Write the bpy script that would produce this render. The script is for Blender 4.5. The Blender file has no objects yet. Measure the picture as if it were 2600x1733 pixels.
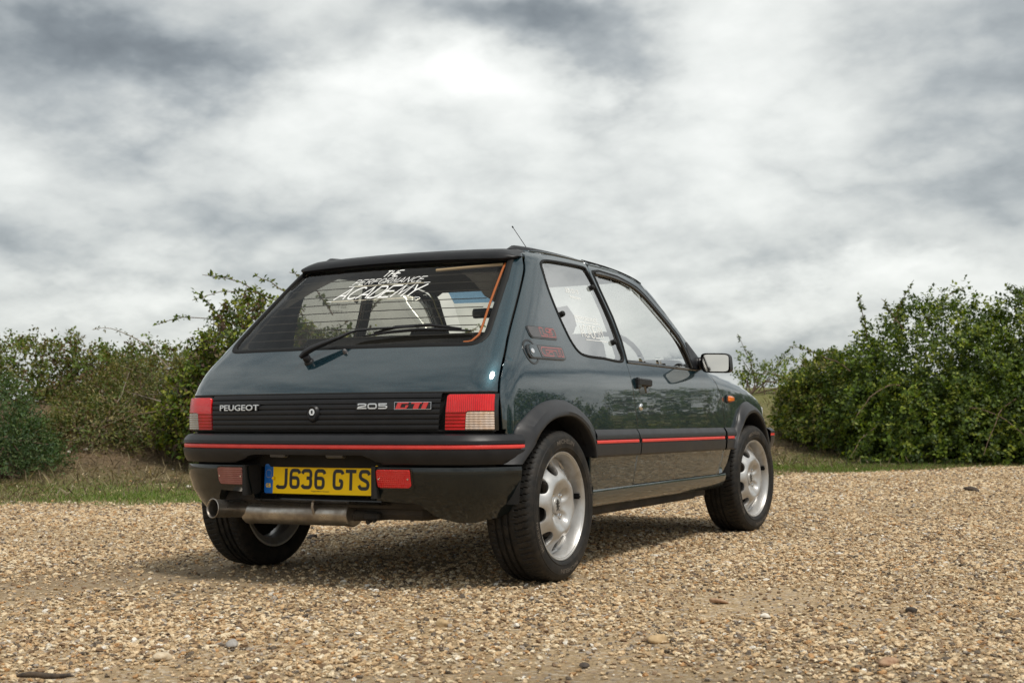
import bpy, bmesh, math, random
import numpy as np
from mathutils import Matrix, Vector
from mathutils.geometry import delaunay_2d_cdt
PI=math.pi
SC=bpy.context.scene
COL=SC.collection
random.seed(7); RNG=np.random.default_rng(11)

BANKS=[(1500,110,340,130,-.34),(1330,50,300,80,-.20),(1640,215,180,60,-.14),(150,60,600,120,-.30),(40,290,280,120,-.22),(600,90,260,70,-.06),(1010,280,280,110,.32),(480,360,430,80,.14),(1770,110,110,200,.20),(2430,420,380,240,-.18),(2150,200,240,110,-.07),(1880,655,460,60,-.12),(80,640,230,40,-.06),(1000,500,400,80,.10),(2080,790,300,70,.16),(450,770,500,60,.14),(1750,450,300,90,.08),(5900,-250,600,110,-.30),(7200,150,700,160,.26),(5000,-900,600,150,.22),(8800,-700,700,200,-.25),(4200,100,500,120,-.18)]  # banks outside the view are unseen, added to vary the car's side reflections
ZEN=.95
# ------------------------------------------------------------------ camera
cam_d=bpy.data.cameras.new('camera'); cam=bpy.data.objects.new('camera',cam_d); COL.objects.link(cam)
SC.camera=cam
CP=Vector((2.9568,-4.6040,.6279)); yaw,pitch,roll=-.480928,.0565888,-.0052343
fw=Vector((math.sin(yaw)*math.cos(pitch),math.cos(yaw)*math.cos(pitch),math.sin(pitch)))
rt=Vector((math.cos(yaw),-math.sin(yaw),0)); up=rt.cross(fw)
c_,s_=math.cos(roll),math.sin(roll)
r2=rt*c_+up*s_; u2=up*c_-rt*s_
M=Matrix((( r2.x,u2.x,-fw.x,CP.x),(r2.y,u2.y,-fw.y,CP.y),(r2.z,u2.z,-fw.z,CP.z),(0,0,0,1)))
cam.matrix_world=M
cam_d.sensor_width=36; cam_d.lens=3358.55/2600*36; cam_d.clip_start=.05; cam_d.clip_end=3000
cam_d.dof.use_dof=True; cam_d.dof.focus_distance=5.3; cam_d.dof.aperture_fstop=7.1
FH=Vector((math.sin(yaw),math.cos(yaw),0)); RH=Vector((math.cos(yaw),-math.sin(yaw),0))
def gp(l,d,z=0.): # ground point: l metres to the right of the view axis, d metres ahead of the viewpoint
    p=Vector((CP.x,CP.y,0))+RH*l+FH*d; return Vector((p.x,p.y,z))

# ------------------------------------------------------------------ light
SC.view_settings.view_transform='Standard'; SC.view_settings.look='None'
SC.view_settings.exposure=1.0; SC.view_settings.gamma=1; SC.view_settings.use_curve_mapping=False
SUN_EL=math.radians(60); SUN_AZ=math.radians(106)   # azimuth from +Y towards +X
sd=Vector((math.sin(SUN_AZ)*math.cos(SUN_EL),math.cos(SUN_AZ)*math.cos(SUN_EL),math.sin(SUN_EL)))
sl=bpy.data.lights.new('sun','SUN'); sl.energy=1.5; sl.angle=math.radians(10); sl.color=(1,.95,.87)
so=bpy.data.objects.new('sun',sl); COL.objects.link(so); so.rotation_euler=sd.to_track_quat('Z','Y').to_euler()

class NT:
    def __init__(s,tree): s.t=tree; s.n=tree.nodes; s.l=tree.links
    def new(s,typ,**kw):
        n=s.n.new(typ)
        for k,v in kw.items():
            if k.startswith('i_'):
                key=k[2:]; key=int(key) if key.isdigit() else key.replace('_',' ')
                n.inputs[key].default_value=v
            else: setattr(n,k,v)
        return n
    def link(s,a,b): s.l.new(a,b)
    def math(s,op,a,b=None,c=None,clamp=False):
        n=s.n.new('ShaderNodeMath'); n.operation=op; n.use_clamp=clamp
        for i,x in enumerate((a,b,c)):
            if x is None: continue
            if isinstance(x,(int,float)): n.inputs[i].default_value=x
            else: s.l.new(x,n.inputs[i])
        return n.outputs[0]
    def mix(s,f,a,b,mode='MIX'):
        n=s.n.new('ShaderNodeMix'); n.data_type='RGBA'; n.blend_type=mode
        for i,x in ((0,f),(6,a),(7,b)):
            if isinstance(x,(int,float)): n.inputs[i].default_value=x
            elif isinstance(x,(tuple,list)): n.inputs[i].default_value=(*x[:3],1)
            else: s.l.new(x,n.inputs[i])
        return n.outputs[2]
    def ramp(s,f,stops,interp='LINEAR'):
        n=s.n.new('ShaderNodeValToRGB'); e=n.color_ramp.elements; n.color_ramp.interpolation=interp
        while len(e)<len(stops): e.new(.5)
        for k,(p,c) in zip(e,stops):
            k.position=p; k.color=(c,c,c,1) if isinstance(c,(int,float)) else (*c,1)
        s.l.new(f,n.inputs[0]); return n.outputs[0]
    def noise(s,vec,scale,detail=4,rough=.5,dist=0,out=0,dim='3D'):
        n=s.n.new('ShaderNodeTexNoise'); n.inputs['Scale'].default_value=scale; n.inputs['Detail'].default_value=detail
        n.inputs['Roughness'].default_value=rough; n.inputs['Distortion'].default_value=dist
        if vec is not None: s.l.new(vec,n.inputs['Vector'])
        return n.outputs[out]

world=bpy.data.worlds.new('World'); SC.world=world; world.use_nodes=True
w=NT(world.node_tree); w.n.clear()
wo=w.new('ShaderNodeOutputWorld'); bg=w.new('ShaderNodeBackground'); bg.inputs['Strength'].default_value=.1
sky=w.new('ShaderNodeTexSky',sky_type='NISHITA'); sky.sun_disc=False; sky.sun_elevation=SUN_EL; sky.sun_rotation=SUN_AZ
sky.air_density=1.; sky.dust_density=2.0
tc=w.new('ShaderNodeTexCoord'); nrm=w.new('ShaderNodeVectorMath',operation='NORMALIZE'); w.link(tc.outputs['Generated'],nrm.inputs[0])
sep=w.new('ShaderNodeSeparateXYZ'); w.link(nrm.outputs[0],sep.inputs[0])
zc=w.math('MAXIMUM',sep.outputs[2],0.0); den=w.math('ADD',zc,.42)
cx=w.math('DIVIDE',sep.outputs[0],den); cy=w.math('DIVIDE',sep.outputs[1],den)
cmb=w.new('ShaderNodeCombineXYZ'); w.link(cx,cmb.inputs[0]); w.link(cy,cmb.inputs[1]); w.link(sep.outputs[2],cmb.inputs[2])
P=cmb.outputs[0]
n1=w.noise(P,2.0,8,.50,.1); n2=w.noise(P,4.6,9,.58,.1); n3=w.noise(P,1.0,3,.5,.2)
# clouds lie on layered sheets: a broad deck, billows and dark rain cloud banks at fixed headings
warp=w.new('ShaderNodeTexNoise'); warp.inputs['Scale'].default_value=2.6; warp.inputs['Detail'].default_value=6; warp.inputs['Roughness'].default_value=.6; w.link(P,warp.inputs['Vector'])
wsub=w.new('ShaderNodeVectorMath',operation='SUBTRACT'); w.link(warp.outputs['Color'],wsub.inputs[0]); wsub.inputs[1].default_value=(.5,.5,.5)
wsc=w.new('ShaderNodeVectorMath',operation='SCALE'); w.link(wsub.outputs[0],wsc.inputs[0]); wsc.inputs['Scale'].default_value=.22
wad=w.new('ShaderNodeVectorMath',operation='ADD'); w.link(nrm.outputs[0],wad.inputs[0]); w.link(wsc.outputs[0],wad.inputs[1])
def heading(px,py):
    d=r2*((px-1300)/3358.55)+u2*(-(py-866.5)/3358.55)+fw
    return d.normalized()
def bank(px,py,rx,ry,amt,total):
    # an elongated cloud bank centred on a compass heading / elevation, soft edged
    c=heading(px,py); h=Vector((c.y,-c.x,0)).normalized(); v=h.cross(c)
    def dot(vec):
        n=w.new('ShaderNodeVectorMath',operation='DOT_PRODUCT'); w.link(wad.outputs[0],n.inputs[0]); n.inputs[1].default_value=tuple(vec); return n.outputs['Value']
    a=w.math('DIVIDE',dot(h),rx/3358.); b=w.math('DIVIDE',dot(v),ry/3358.)
    r=w.math('ADD',w.math('MULTIPLY',a,a),w.math('MULTIPLY',b,b))
    g=w.math('POWER',2.718,w.math('MULTIPLY',r,-1.0))
    g=w.math('MULTIPLY',g,w.math('GREATER_THAN',dot(c),0.0))
    m=w.math('MULTIPLY',g,amt)
    return m if total is None else w.math('ADD',total,m)
T=None
for b_ in BANKS: T=bank(*b_,T)
base=w.math('ADD',w.math('MULTIPLY',w.math('SUBTRACT',n1,.5),.95),w.math('MULTIPLY',w.math('SUBTRACT',n2,.5),.42))
base=w.math('ADD',base,w.math('MULTIPLY',w.math('SUBTRACT',n3,.5),.3))
bil=w.math('ABSOLUTE',w.math('SUBTRACT',w.noise(P,3.4,7,.5,.05),.5)); bil=w.math('SUBTRACT',w.math('MULTIPLY',bil,2.),.17)
bil2=w.math('ABSOLUTE',w.math('SUBTRACT',w.noise(P,9.,6,.5,.05),.5)); bil2=w.math('SUBTRACT',w.math('MULTIPLY',bil2,2.),.17)
base=w.math('ADD',base,w.math('ADD',w.math('MULTIPLY',bil,.55),w.math('MULTIPLY',bil2,.22)))
val=w.math('ADD',w.math('ADD',base,T),.60)
colr=w.ramp(val,[(.0,(.075,.084,.090)),(.20,(.130,.144,.151)),(.38,(.222,.237,.240)),(.54,(.335,.346,.336)),(.70,(.425,.435,.418)),(1.,(.54,.545,.525))])
# overcast: slightly dimmer towards the zenith, above the field of view
zen=w.new('ShaderNodeMapRange'); zen.inputs[1].default_value=.38; zen.inputs[2].default_value=1.; zen.inputs[3].default_value=1.; zen.inputs[4].default_value=ZEN
w.link(sep.outputs[2],zen.inputs[0])
cz=w.new('ShaderNodeVectorMath',operation='SCALE'); w.link(colr,cz.inputs[0]); w.link(zen.outputs[0],cz.inputs['Scale'])
c10=w.new('ShaderNodeVectorMath',operation='SCALE'); w.link(cz.outputs[0],c10.inputs[0]); c10.inputs['Scale'].default_value=10.
fin=w.mix(.94,sky.outputs[0],c10.outputs[0])
w.link(fin,bg.inputs['Color']); w.link(bg.outputs[0],wo.inputs[0])
# ------------------------------------------------------------------ materials
MATS={}
def pbr(name,col,rough=.5,metal=0.,coat=0.,spec=.5,coat_rough=.03,**kw):
    m=bpy.data.materials.new(name); m.use_nodes=True; t=NT(m.node_tree); b=m.node_tree.nodes['Principled BSDF']
    b.inputs['Base Color'].default_value=(*col,1); b.inputs['Roughness'].default_value=rough; b.inputs['Metallic'].default_value=metal
    b.inputs['Coat Weight'].default_value=coat; b.inputs['Coat Roughness'].default_value=coat_rough; b.inputs['Specular IOR Level'].default_value=spec
    for k,v in kw.items(): b.inputs[k.replace('_',' ')].default_value=v
    MATS[name]=m; return m,t,b
def bumpy(t,b,scale,strength,dist=.001,detail=4,vec=None):
    tc=t.new('ShaderNodeTexCoord'); n=t.noise(tc.outputs['Object'] if vec is None else vec,scale,detail)
    bp=t.new('ShaderNodeBump'); bp.inputs['Strength'].default_value=strength; bp.inputs['Distance'].default_value=dist
    t.link(n,bp.inputs['Height']); t.link(bp.outputs[0],b.inputs['Normal']); return tc,n
def varied(name,c1,c2,scale,rough=.5,r2_=None,detail=5,bump=0,bdist=.001,**kw):
    m,t,b=pbr(name,c1,rough,**kw); tc=t.new('ShaderNodeTexCoord'); n=t.noise(tc.outputs['Object'],scale,detail,.6)
    f=t.ramp(n,[(.35,0.),(.65,1.)]); t.link(t.mix(f,c1,c2),b.inputs['Base Color'])
    if r2_ is not None:
        mr=t.new('ShaderNodeMapRange'); t.link(f,mr.inputs[0]); mr.inputs[3].default_value=rough; mr.inputs[4].default_value=r2_; t.link(mr.outputs[0],b.inputs['Roughness'])
    if bump: bumpy(t,b,scale*4,bump,bdist)
    return m
# teal metallic car paint with flake, clear coat and a film of dust low down
m,t,b=pbr('green_metallic_paint',(.012,.040,.046),.36,metal=.6,spec=.08,coat=1.,coat_rough=.012)
b.inputs['Coat IOR'].default_value=1.88
tc=t.new('ShaderNodeTexCoord')
vf=t.new('ShaderNodeTexVoronoi'); vf.inputs['Scale'].default_value=900; t.link(tc.outputs['Object'],vf.inputs['Vector'])
sp_=t.new('ShaderNodeSeparateColor'); t.link(vf.outputs['Color'],sp_.inputs[0])
fl=t.ramp(sp_.outputs[0],[(0,(.003,.015,.022)),(.8,(.006,.029,.041)),(1,(.02,.06,.075))])
dn=t.noise(tc.outputs['Object'],7,6,.65); spz=t.new('ShaderNodeSeparateXYZ'); t.link(tc.outputs['Object'],spz.inputs[0])
low=t.new('ShaderNodeMapRange'); low.inputs[1].default_value=.55; low.inputs[2].default_value=.25; low.inputs[3].default_value=0; low.inputs[4].default_value=1; t.link(spz.outputs[2],low.inputs[0])
dust=t.math('MULTIPLY',t.math('MULTIPLY',low.outputs[0],dn),.05)
t.link(t.mix(dust,fl,(.20,.16,.11)),b.inputs['Base Color'])
cr=t.math('ADD',t.math('MULTIPLY',dust,.3),.022); t.link(cr,b.inputs['Coat Roughness'])
wv=t.noise(tc.outputs['Object'],5.,2,.4); bp=t.new('ShaderNodeBump'); bp.inputs['Strength'].default_value=.35; bp.inputs['Distance'].default_value=.0012; t.link(wv,bp.inputs['Height']); t.link(bp.outputs[0],b.inputs['Coat Normal'])
pbr('shaded_body_green',(.0025,.006,.007),.4,coat=.9,coat_rough=.06,spec=.15)  # body paint darkened for the valance, its shade put into the colour
varied('black_trim_plastic',(.0085,.009,.011),(.014,.014,.016),14,.38,.48,bump=.15,bdist=.0004,spec=.32)
varied('grey_trim_plastic',(.017,.0175,.020),(.025,.025,.027),9,.36,.48,bump=.15,bdist=.0004,spec=.38)
m,t,b=pbr('black_rubber',(.007,.007,.007),.6,spec=.2)
bumpy(t,b,300,.2,.0005)
pbr('gloss_black',(.004,.004,.004),.15,coat=.3)
varied('dark_cavity',(.006,.006,.006),(.012,.011,.010),6,.9)
varied('underbody_black',(.012,.011,.010),(.05,.04,.03),5,.8,bump=.4,bdist=.003)
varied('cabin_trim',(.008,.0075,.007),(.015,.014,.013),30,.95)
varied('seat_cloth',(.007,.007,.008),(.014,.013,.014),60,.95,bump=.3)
pbr('belt_orange',(.40,.11,.025),.6)
pbr('cream_trim',(.38,.30,.21),.6)
varied('red_strip_plastic',(.72,.055,.045),(.62,.045,.04),20,.33)
pbr('chrome',(.75,.75,.76),.10,metal=1.)
pbr('badge_silver',(.72,.73,.74),.28,metal=.85)
pbr('badge_red',(.60,.05,.05),.35)
pbr('badge_pink_outline',(.55,.17,.17),.5)
pbr('badge_black',(.010,.010,.012),.35)
varied('badge_grey',(.075,.075,.08),(.095,.092,.095),40,.3)
m,t,b=pbr('tyre_rubber',(.020,.019,.018),.62,spec=.28)
tc=t.new('ShaderNodeTexCoord'); n=t.noise(tc.outputs['Object'],22,8,.7); t.link(t.mix(t.ramp(n,[(.42,0.),(.75,.8)]),(.0095,.0095,.0095),(.045,.036,.027)),b.inputs['Base Color'])
nb=t.noise(tc.outputs['Object'],260,4,.6); bp=t.new('ShaderNodeBump'); bp.inputs['Strength'].default_value=.35; bp.inputs['Distance'].default_value=.0008; t.link(nb,bp.inputs['Height']); t.link(bp.outputs[0],b.inputs['Normal'])
pbr('tyre_lettering',(.09,.075,.062),.5)
# silver painted alloy with brake dust staining
m,t,b=pbr('alloy_silver',(.55,.55,.55),.30,metal=.65,coat=.1,coat_rough=.25)
tc=t.new('ShaderNodeTexCoord'); n=t.noise(tc.outputs['Object'],26,8,.68,.4); n2=t.noise(tc.outputs['Object'],7,4,.6)
f=t.math('MULTIPLY',t.ramp(n,[(.40,0.),(.66,1.)]),t.ramp(n2,[(.35,.25),(.65,1.)]))
t.link(t.mix(f,(.50,.50,.495),(.40,.375,.345)),b.inputs['Base Color']); t.link(t.math('ADD',t.math('MULTIPLY',f,.15),.36),b.inputs['Roughness'])
varied('brake_steel',(.03,.024,.02),(.08,.065,.05),30,.5,metal=.7)
varied('exhaust_steel',(.52,.49,.45),(.27,.24,.21),13,.26,.48,metal=.95,bump=.2)
varied('exhaust_inside',(.02,.018,.016),(.04,.035,.03),20,.9)
# number plate
varied('plate_yellow',(.98,.64,.003),(.96,.62,.003),8,.45,spec=.2)
pbr('plate_blue',(.008,.13,.50),.35,coat=.4)
pbr('plate_black',(.008,.008,.009),.4)
pbr('print_white',(.80,.80,.78),.5)
m,t,b=pbr('sticker_white',(.85,.85,.83),.5)
def lens(name,col,stripe_z,stripe_x,rough=.12,emit=0.,tint2=None):
    m,t,b=pbr(name,col,rough,coat=.45,spec=.3); tc=t.new('ShaderNodeTexCoord'); s=t.new('ShaderNodeSeparateXYZ'); t.link(tc.outputs['Object'],s.inputs[0])
    h=None
    for ax,fq in ((2,stripe_z),(0,stripe_x)):
        if fq:
            q=t.math('SINE',t.math('MULTIPLY',s.outputs[ax],fq)); h=q if h is None else t.math('ADD',h,q)
    if h is not None:
        bp=t.new('ShaderNodeBump'); bp.inputs['Strength'].default_value=.7; bp.inputs['Distance'].default_value=.0012; t.link(h,bp.inputs['Height']); t.link(bp.outputs[0],b.inputs['Normal'])
    n=t.noise(tc.outputs['Object'],18,5,.6); c2=tint2 or tuple(x*.55 for x in col)
    cc=t.mix(t.ramp(n,[(.35,0.),(.68,1.)]),col,c2)
    if h is not None: cc=t.mix(t.ramp(t.math('MULTIPLY',t.math('ADD',h,1.),.5),[(0.,.32),(.5,0.)]),cc,tuple(x*.45 for x in col))
    t.link(cc,b.inputs['Base Color']); b.inputs['Subsurface Weight'].default_value=0.
    return m
lens('lens_red',(.66,.006,.010),0,900,tint2=(.78,.022,.022))
lens('lens_red_lower',(.52,.003,.006),500,0,tint2=(.34,.003,.006))
lens('lens_clear',(.60,.50,.44),700,380,tint2=(.62,.40,.24))
lens('lens_clear_grey',(.42,.40,.37),700,0,tint2=(.30,.28,.26))
lens('lens_fog_red',(.75,.018,.020),900,800,tint2=(.75,.04,.03))
lens('lens_dull_pink',(.27,.085,.07),820,0,tint2=(.33,.13,.11))
lens('lens_orange',(.85,.20,.02),0,300)
lens('lens_headlamp',(.6,.62,.63),0,300)
pbr('mirror_glass',(.78,.74,.68),.03,metal=1.)
def glass(name,tint,f0,film=0.,film_col=(.5,.48,.45)):
    m=bpy.data.materials.new(name); m.use_nodes=True; t=NT(m.node_tree); t.n.clear()
    o=t.new('ShaderNodeOutputMaterial'); tr=t.new('ShaderNodeBsdfTransparent'); tr.inputs[0].default_value=(*tint,1)
    gl=t.new('ShaderNodeBsdfGlossy'); gl.inputs['Roughness'].default_value=.0; gl.inputs['Color'].default_value=(1,1,1,1)
    geo=t.new('ShaderNodeNewGeometry'); dt_=t.new('ShaderNodeVectorMath',operation='DOT_PRODUCT'); t.link(geo.outputs['Incoming'],dt_.inputs[0]); t.link(geo.outputs['Normal'],dt_.inputs[1])
    c=t.math('ABSOLUTE',dt_.outputs['Value']); f=t.math('POWER',t.math('SUBTRACT',1.,c,clamp=True),5.); fr=t.math('ADD',t.math('MULTIPLY',f,1-f0),f0)
    mx=t.new('ShaderNodeMixShader'); t.link(fr,mx.inputs[0]); t.link(tr.outputs[0],mx.inputs[1]); t.link(gl.outputs[0],mx.inputs[2])
    out=mx.outputs[0]
    if film:
        df=t.new('ShaderNodeBsdfDiffuse'); df.inputs[0].default_value=(*film_col,1); tc=t.new('ShaderNodeTexCoord')
        n=t.noise(tc.outputs['Object'],6,8,.7,1.5); n2=t.noise(tc.outputs['Object'],90,3,.6)
        f=t.math('MULTIPLY',t.math('ADD',t.ramp(n,[(.35,.15),(.75,1.)]),t.ramp(n2,[(.55,0.),(.75,.8)])),film)
        m2=t.new('ShaderNodeMixShader'); t.link(f,m2.inputs[0]); t.link(out,m2.inputs[1]); t.link(df.outputs[0],m2.inputs[2]); out=m2.outputs[0]
    t.link(out,o.inputs[0]); MATS[name]=m; return m
glass('rear_glass',(.90,.86,.76),.010,.004)
glass('side_glass',(.84,.84,.80),.46,.008,(.6,.6,.58))
glass('screen_glass',(.88,.89,.87),.06,.0)
glass('blue_screen_band',(.26,.46,.70),.06,.0)

# ------------------------------------------------------------------ mesh helpers
def mesh_obj(name,V,Fc,mat,parent=None,smooth=None,normals=None,link=True,mats=None,midx=None,attrs=None):
    me=bpy.data.meshes.new(name); me.from_pydata([tuple(map(float,v)) for v in V],[],[tuple(map(int,f)) for f in Fc])
    for k in (mats or [mat]): me.materials.append(MATS[k] if isinstance(k,str) else k)
    if midx is not None: me.polygons.foreach_set('material_index',list(midx))
    if smooth is not None:
        me.polygons.foreach_set('use_smooth',[True]*len(me.polygons))
        if smooth<179: me.set_sharp_from_angle(angle=math.radians(smooth))
    if normals is not None:
        me.polygons.foreach_set('use_smooth',[True]*len(me.polygons)); me.normals_split_custom_set(normals)
    me.update()
    o=bpy.data.objects.new(name,me)
    if link: COL.objects.link(o)
    if parent: o.parent=parent
    return o
def tag(o,label=None,cat=None,group=None,kind=None):
    if label:o['label']=label
    if cat:o['category']=cat
    if group:o['group']=group
    if kind:o['kind']=kind
    return o
def merge(parts):
    V=[];Fc=[];n=0
    for v,f in parts:
        V+= [tuple(x) for x in v]; Fc+=[tuple(i+n for i in q) for q in f]; n=len(V)
    return V,Fc
def box(cx,cy,cz,sx,sy,sz,rz=0,taper=1.,bev=0.):
    x,y,z=sx/2,sy/2,sz/2
    if bev>0:
        b=min(bev,x*.9,y*.9,z*.9); V=[]; 
        for zz,(ax,ay) in ((-z,(x-b,y-b)),(-z+b,(x,y)),(z-b,(x,y)),(z,(x-b,y-b))):
            k=b*.999
            for (qx,qy) in ((-ax+k,-ay),(ax-k,-ay),(ax,-ay+k),(ax,ay-k),(ax-k,ay),(-ax+k,ay),(-ax,ay-k),(-ax,-ay+k)):
                f=1+(taper-1)*(zz+z)/(2*z); V.append((qx*f,qy*f,zz))
        Fc=[tuple(range(7,-1,-1)),tuple(range(24,32))]
        for l in range(3):
            for i in range(8): j=(i+1)%8; Fc.append((l*8+i,l*8+j,(l+1)*8+j,(l+1)*8+i))
    else:
        V=[(-x,-y,-z),(x,-y,-z),(x,y,-z),(-x,y,-z)]+[(a*taper,b_*taper,z) for a,b_ in((-x,-y),(x,-y),(x,y),(-x,y))]
        Fc=[(3,2,1,0),(4,5,6,7),(0,1,5,4),(1,2,6,5),(2,3,7,6),(3,0,4,7)]
    c,s=math.cos(rz),math.sin(rz)
    return [(cx+a*c-b_*s,cy+a*s+b_*c,cz+d) for a,b_,d in V],Fc
def tube(pts,rad,n=10,caps=True,flat=1.):
    pts=[Vector(p) for p in pts]; m=len(pts); r=rad if hasattr(rad,'__len__') else [rad]*m; V=[];Fc=[]
    up_=None
    for i in range(m):
        d=(pts[min(i+1,m-1)]-pts[max(i-1,0)]).normalized()
        if up_ is None: up_=Vector((0,0,1)) if abs(d.z)<.9 else Vector((1,0,0))
        a=d.cross(up_).normalized(); b_=a.cross(d).normalized(); up_=b_
        for k in range(n):
            t_=2*PI*k/n; V.append(tuple(pts[i]+a*(math.cos(t_)*r[i])+b_*(math.sin(t_)*r[i]*flat)))
    for i in range(m-1):
        for k in range(n): j=(k+1)%n; Fc.append((i*n+k,i*n+j,(i+1)*n+j,(i+1)*n+k))
    if caps: Fc.append(tuple(range(n-1,-1,-1))); Fc.append(tuple(range((m-1)*n,m*n)))
    return V,Fc
def lathe(prof,axis_o,axis_d,n=32,closed=False):
    # prof: (r, h) along axis
    o=Vector(axis_o); d=Vector(axis_d).normalized(); a=d.orthogonal().normalized(); b_=d.cross(a); V=[];Fc=[]
    for r,h in prof:
        for k in range(n):
            t_=2*PI*k/n; V.append(tuple(o+d*h+a*(r*math.cos(t_))+b_*(r*math.sin(t_))))
    for i in range(len(prof)-1):
        for k in range(n): j=(k+1)%n; Fc.append((i*n+k,i*n+j,(i+1)*n+j,(i+1)*n+k))
    return V,Fc
def catmull(pts,step,closed=False):
    P=np.array(pts,float);n=len(P);out=[]
    rng=range(n if closed else n-1)
    for i in rng:
        p0=P[(i-1)%n] if closed or i>0 else 2*P[0]-P[1]; p1=P[i]; p2=P[(i+1)%n]; p3=P[(i+2)%n] if closed or i<n-2 else 2*P[-1]-P[-2]
        k=max(1,int(round(np.linalg.norm(p2-p1)/step)))
        for j in range(k):
            t_=j/k; out.append(.5*((2*p1)+(-p0+p2)*t_+(2*p0-5*p1+4*p2-p3)*t_**2+(-p0+3*p1-3*p2+p3)*t_**3))
    if not closed: out.append(P[-1])
    return np.array(out)
def roundpoly(pts,rs,step=.01):
    # polygon with rounded corners
    P=np.array(pts,float);n=len(P);out=[]
    if not hasattr(rs,'__len__'): rs=[rs]*n
    for i in range(n):
        a,b_,c=P[i-1],P[i],P[(i+1)%n]; r=rs[i]
        if r<=0: out.append(b_); continue
        u=(a-b_);u/=np.linalg.norm(u);v=(c-b_);v/=np.linalg.norm(v)
        ang=math.acos(np.clip(u@v,-1,1)); L=min(r/math.tan(ang/2),.48*np.linalg.norm(a-b_),.48*np.linalg.norm(c-b_)); k=7
        for j in range(k+1):
            t_=j/k; out.append((1-t_)**2*(b_+u*L)+2*t_*(1-t_)*b_+t_*t_*(b_+v*L))
    return np.array(out)
def densify(P,step,closed=True):
    P=np.array(P,float);out=[];n=len(P)
    for i in range(n if closed else n-1):
        a,b_=P[i],P[(i+1)%n]; L=np.linalg.norm(b_-a)
        if L<1e-6: continue
        k=max(1,int(math.ceil(L/step)))
        for j in range(k): out.append(a+(b_-a)*j/k)
    if not closed: out.append(P[-1])
    return np.array(out)
def inside(poly,pts):
    x,y=pts[:,0],pts[:,1]; c=np.zeros(len(pts),bool); n=len(poly)
    for i in range(n):
        x1,y1=poly[i];x2,y2=poly[(i+1)%n]
        if y1==y2: continue
        m=((y1>y)!=(y2>y))&(x<(x2-x1)*(y-y1)/(y2-y1)+x1); c^=m
    return c
def distpoly(poly,pts):
    d=np.full(len(pts),9e9); n=len(poly)
    for i in range(n):
        a=poly[i];b_=poly[(i+1)%n]; ab=b_-a; L=ab@ab
        if L<1e-12: continue
        t_=np.clip(((pts-a)@ab)/L,0,1); d=np.minimum(d,np.linalg.norm(pts-(a+t_[:,None]*ab),axis=1))
    return d
def triangulate(outer,holes,sp):
    loops=[densify(outer,sp)]+[densify(h,sp) for h in holes]
    lo,hi=loops[0].min(0),loops[0].max(0)
    gx=np.arange(lo[0]+sp*.5,hi[0],sp);gy=np.arange(lo[1]+sp*.5,hi[1],sp*.87)
    G=np.array([(a+(sp*.5 if j%2 else 0),b_) for j,b_ in enumerate(gy) for a in gx]) if len(gx) and len(gy) else np.zeros((0,2))
    if len(G):
        ok=inside(loops[0],G)
        for h in loops[1:]: ok&=~inside(h,G)
        for h in loops: 
            ok&=distpoly(h,G)>sp*.45
        G=G[ok]
    V=[];E=[]
    for L in loops:
        s=len(V);V+=list(L);n=len(L);E+=[(s+i,s+(i+1)%n) for i in range(n)]
    nb=len(V);V+=list(G)
    vv,ee,ff,ov,oe,of=delaunay_2d_cdt([Vector((float(a),float(b_))) for a,b_ in V],E,[],0,1e-7,True)
    vv=np.array([(a.x,a.y) for a in vv]); ff=[f for f in ff if len(f)==3]
    C=np.array([vv[list(f)].mean(0) for f in ff]); ok=inside(loops[0],C)
    for h in loops[1:]: ok&=~inside(h,C)
    ff=[f for f,k in zip(ff,ok) if k]
    mp={}
    for i,o in enumerate(ov):
        for q in o: mp[q]=i
    bl=[];s=0
    for L in loops: bl.append([mp[s+i] for i in range(len(L))]);s+=len(L)
    return vv,ff,bl
def sheet(name,outer,holes,sp,mapf,nf,mat,parent=None,depth=.012,flip=False,rnd=.0,mats=None,thick=True):
    """curved panel: 2D outline mapped onto a surface, exact surface normals, folded edge of given depth"""
    vv,ff,bl=triangulate(outer,holes,sp)
    P=mapf(vv[:,0],vv[:,1]); N=nf(P)
    # orient
    a,b_,c=[P[[f[i] for f in ff]] for i in range(3)]
    fn=np.cross(b_-a,c-a); d=(fn*N[[f[0] for f in ff]]).sum(1)
    faces=[tuple(f) if k>0 else (f[0],f[2],f[1]) for f,k in zip(ff,d)]
    V=list(P); loopn=[]; 
    for f in faces: loopn+= [N[i] for i in f]
    adj={}
    for f in faces:
        for i in range(3): adj[(f[i],f[(i+1)%3])]=1
    if depth:
        for L in bl:
            n=len(L); s=len(V)
            r_in=min(.003,depth*.4)
            V+=[P[i]-N[i]*depth for i in L]
            for k in range(n):
                i,j=L[k],L[(k+1)%n]; i2,j2=s+k,s+(k+1)%n
                if i==j: continue
                q=(j,i,i2,j2) if (i,j) in adj else (i,j,j2,i2)
                v1=V[q[1]]-V[q[0]];v2=V[q[3]]-V[q[0]];nn=np.cross(v1,v2);ln=np.linalg.norm(nn)
                nn=nn/ln if ln>1e-12 else N[i]
                faces.append(q)
                for w_ in q:
                    m_=nn+(N[L[k]]*.9 if w_ in(i,j) else 0); loopn.append(m_/np.linalg.norm(m_))
    return mesh_obj(name,V,faces,mat,parent,normals=[tuple(x) for x in loopn],mats=mats)
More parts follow.
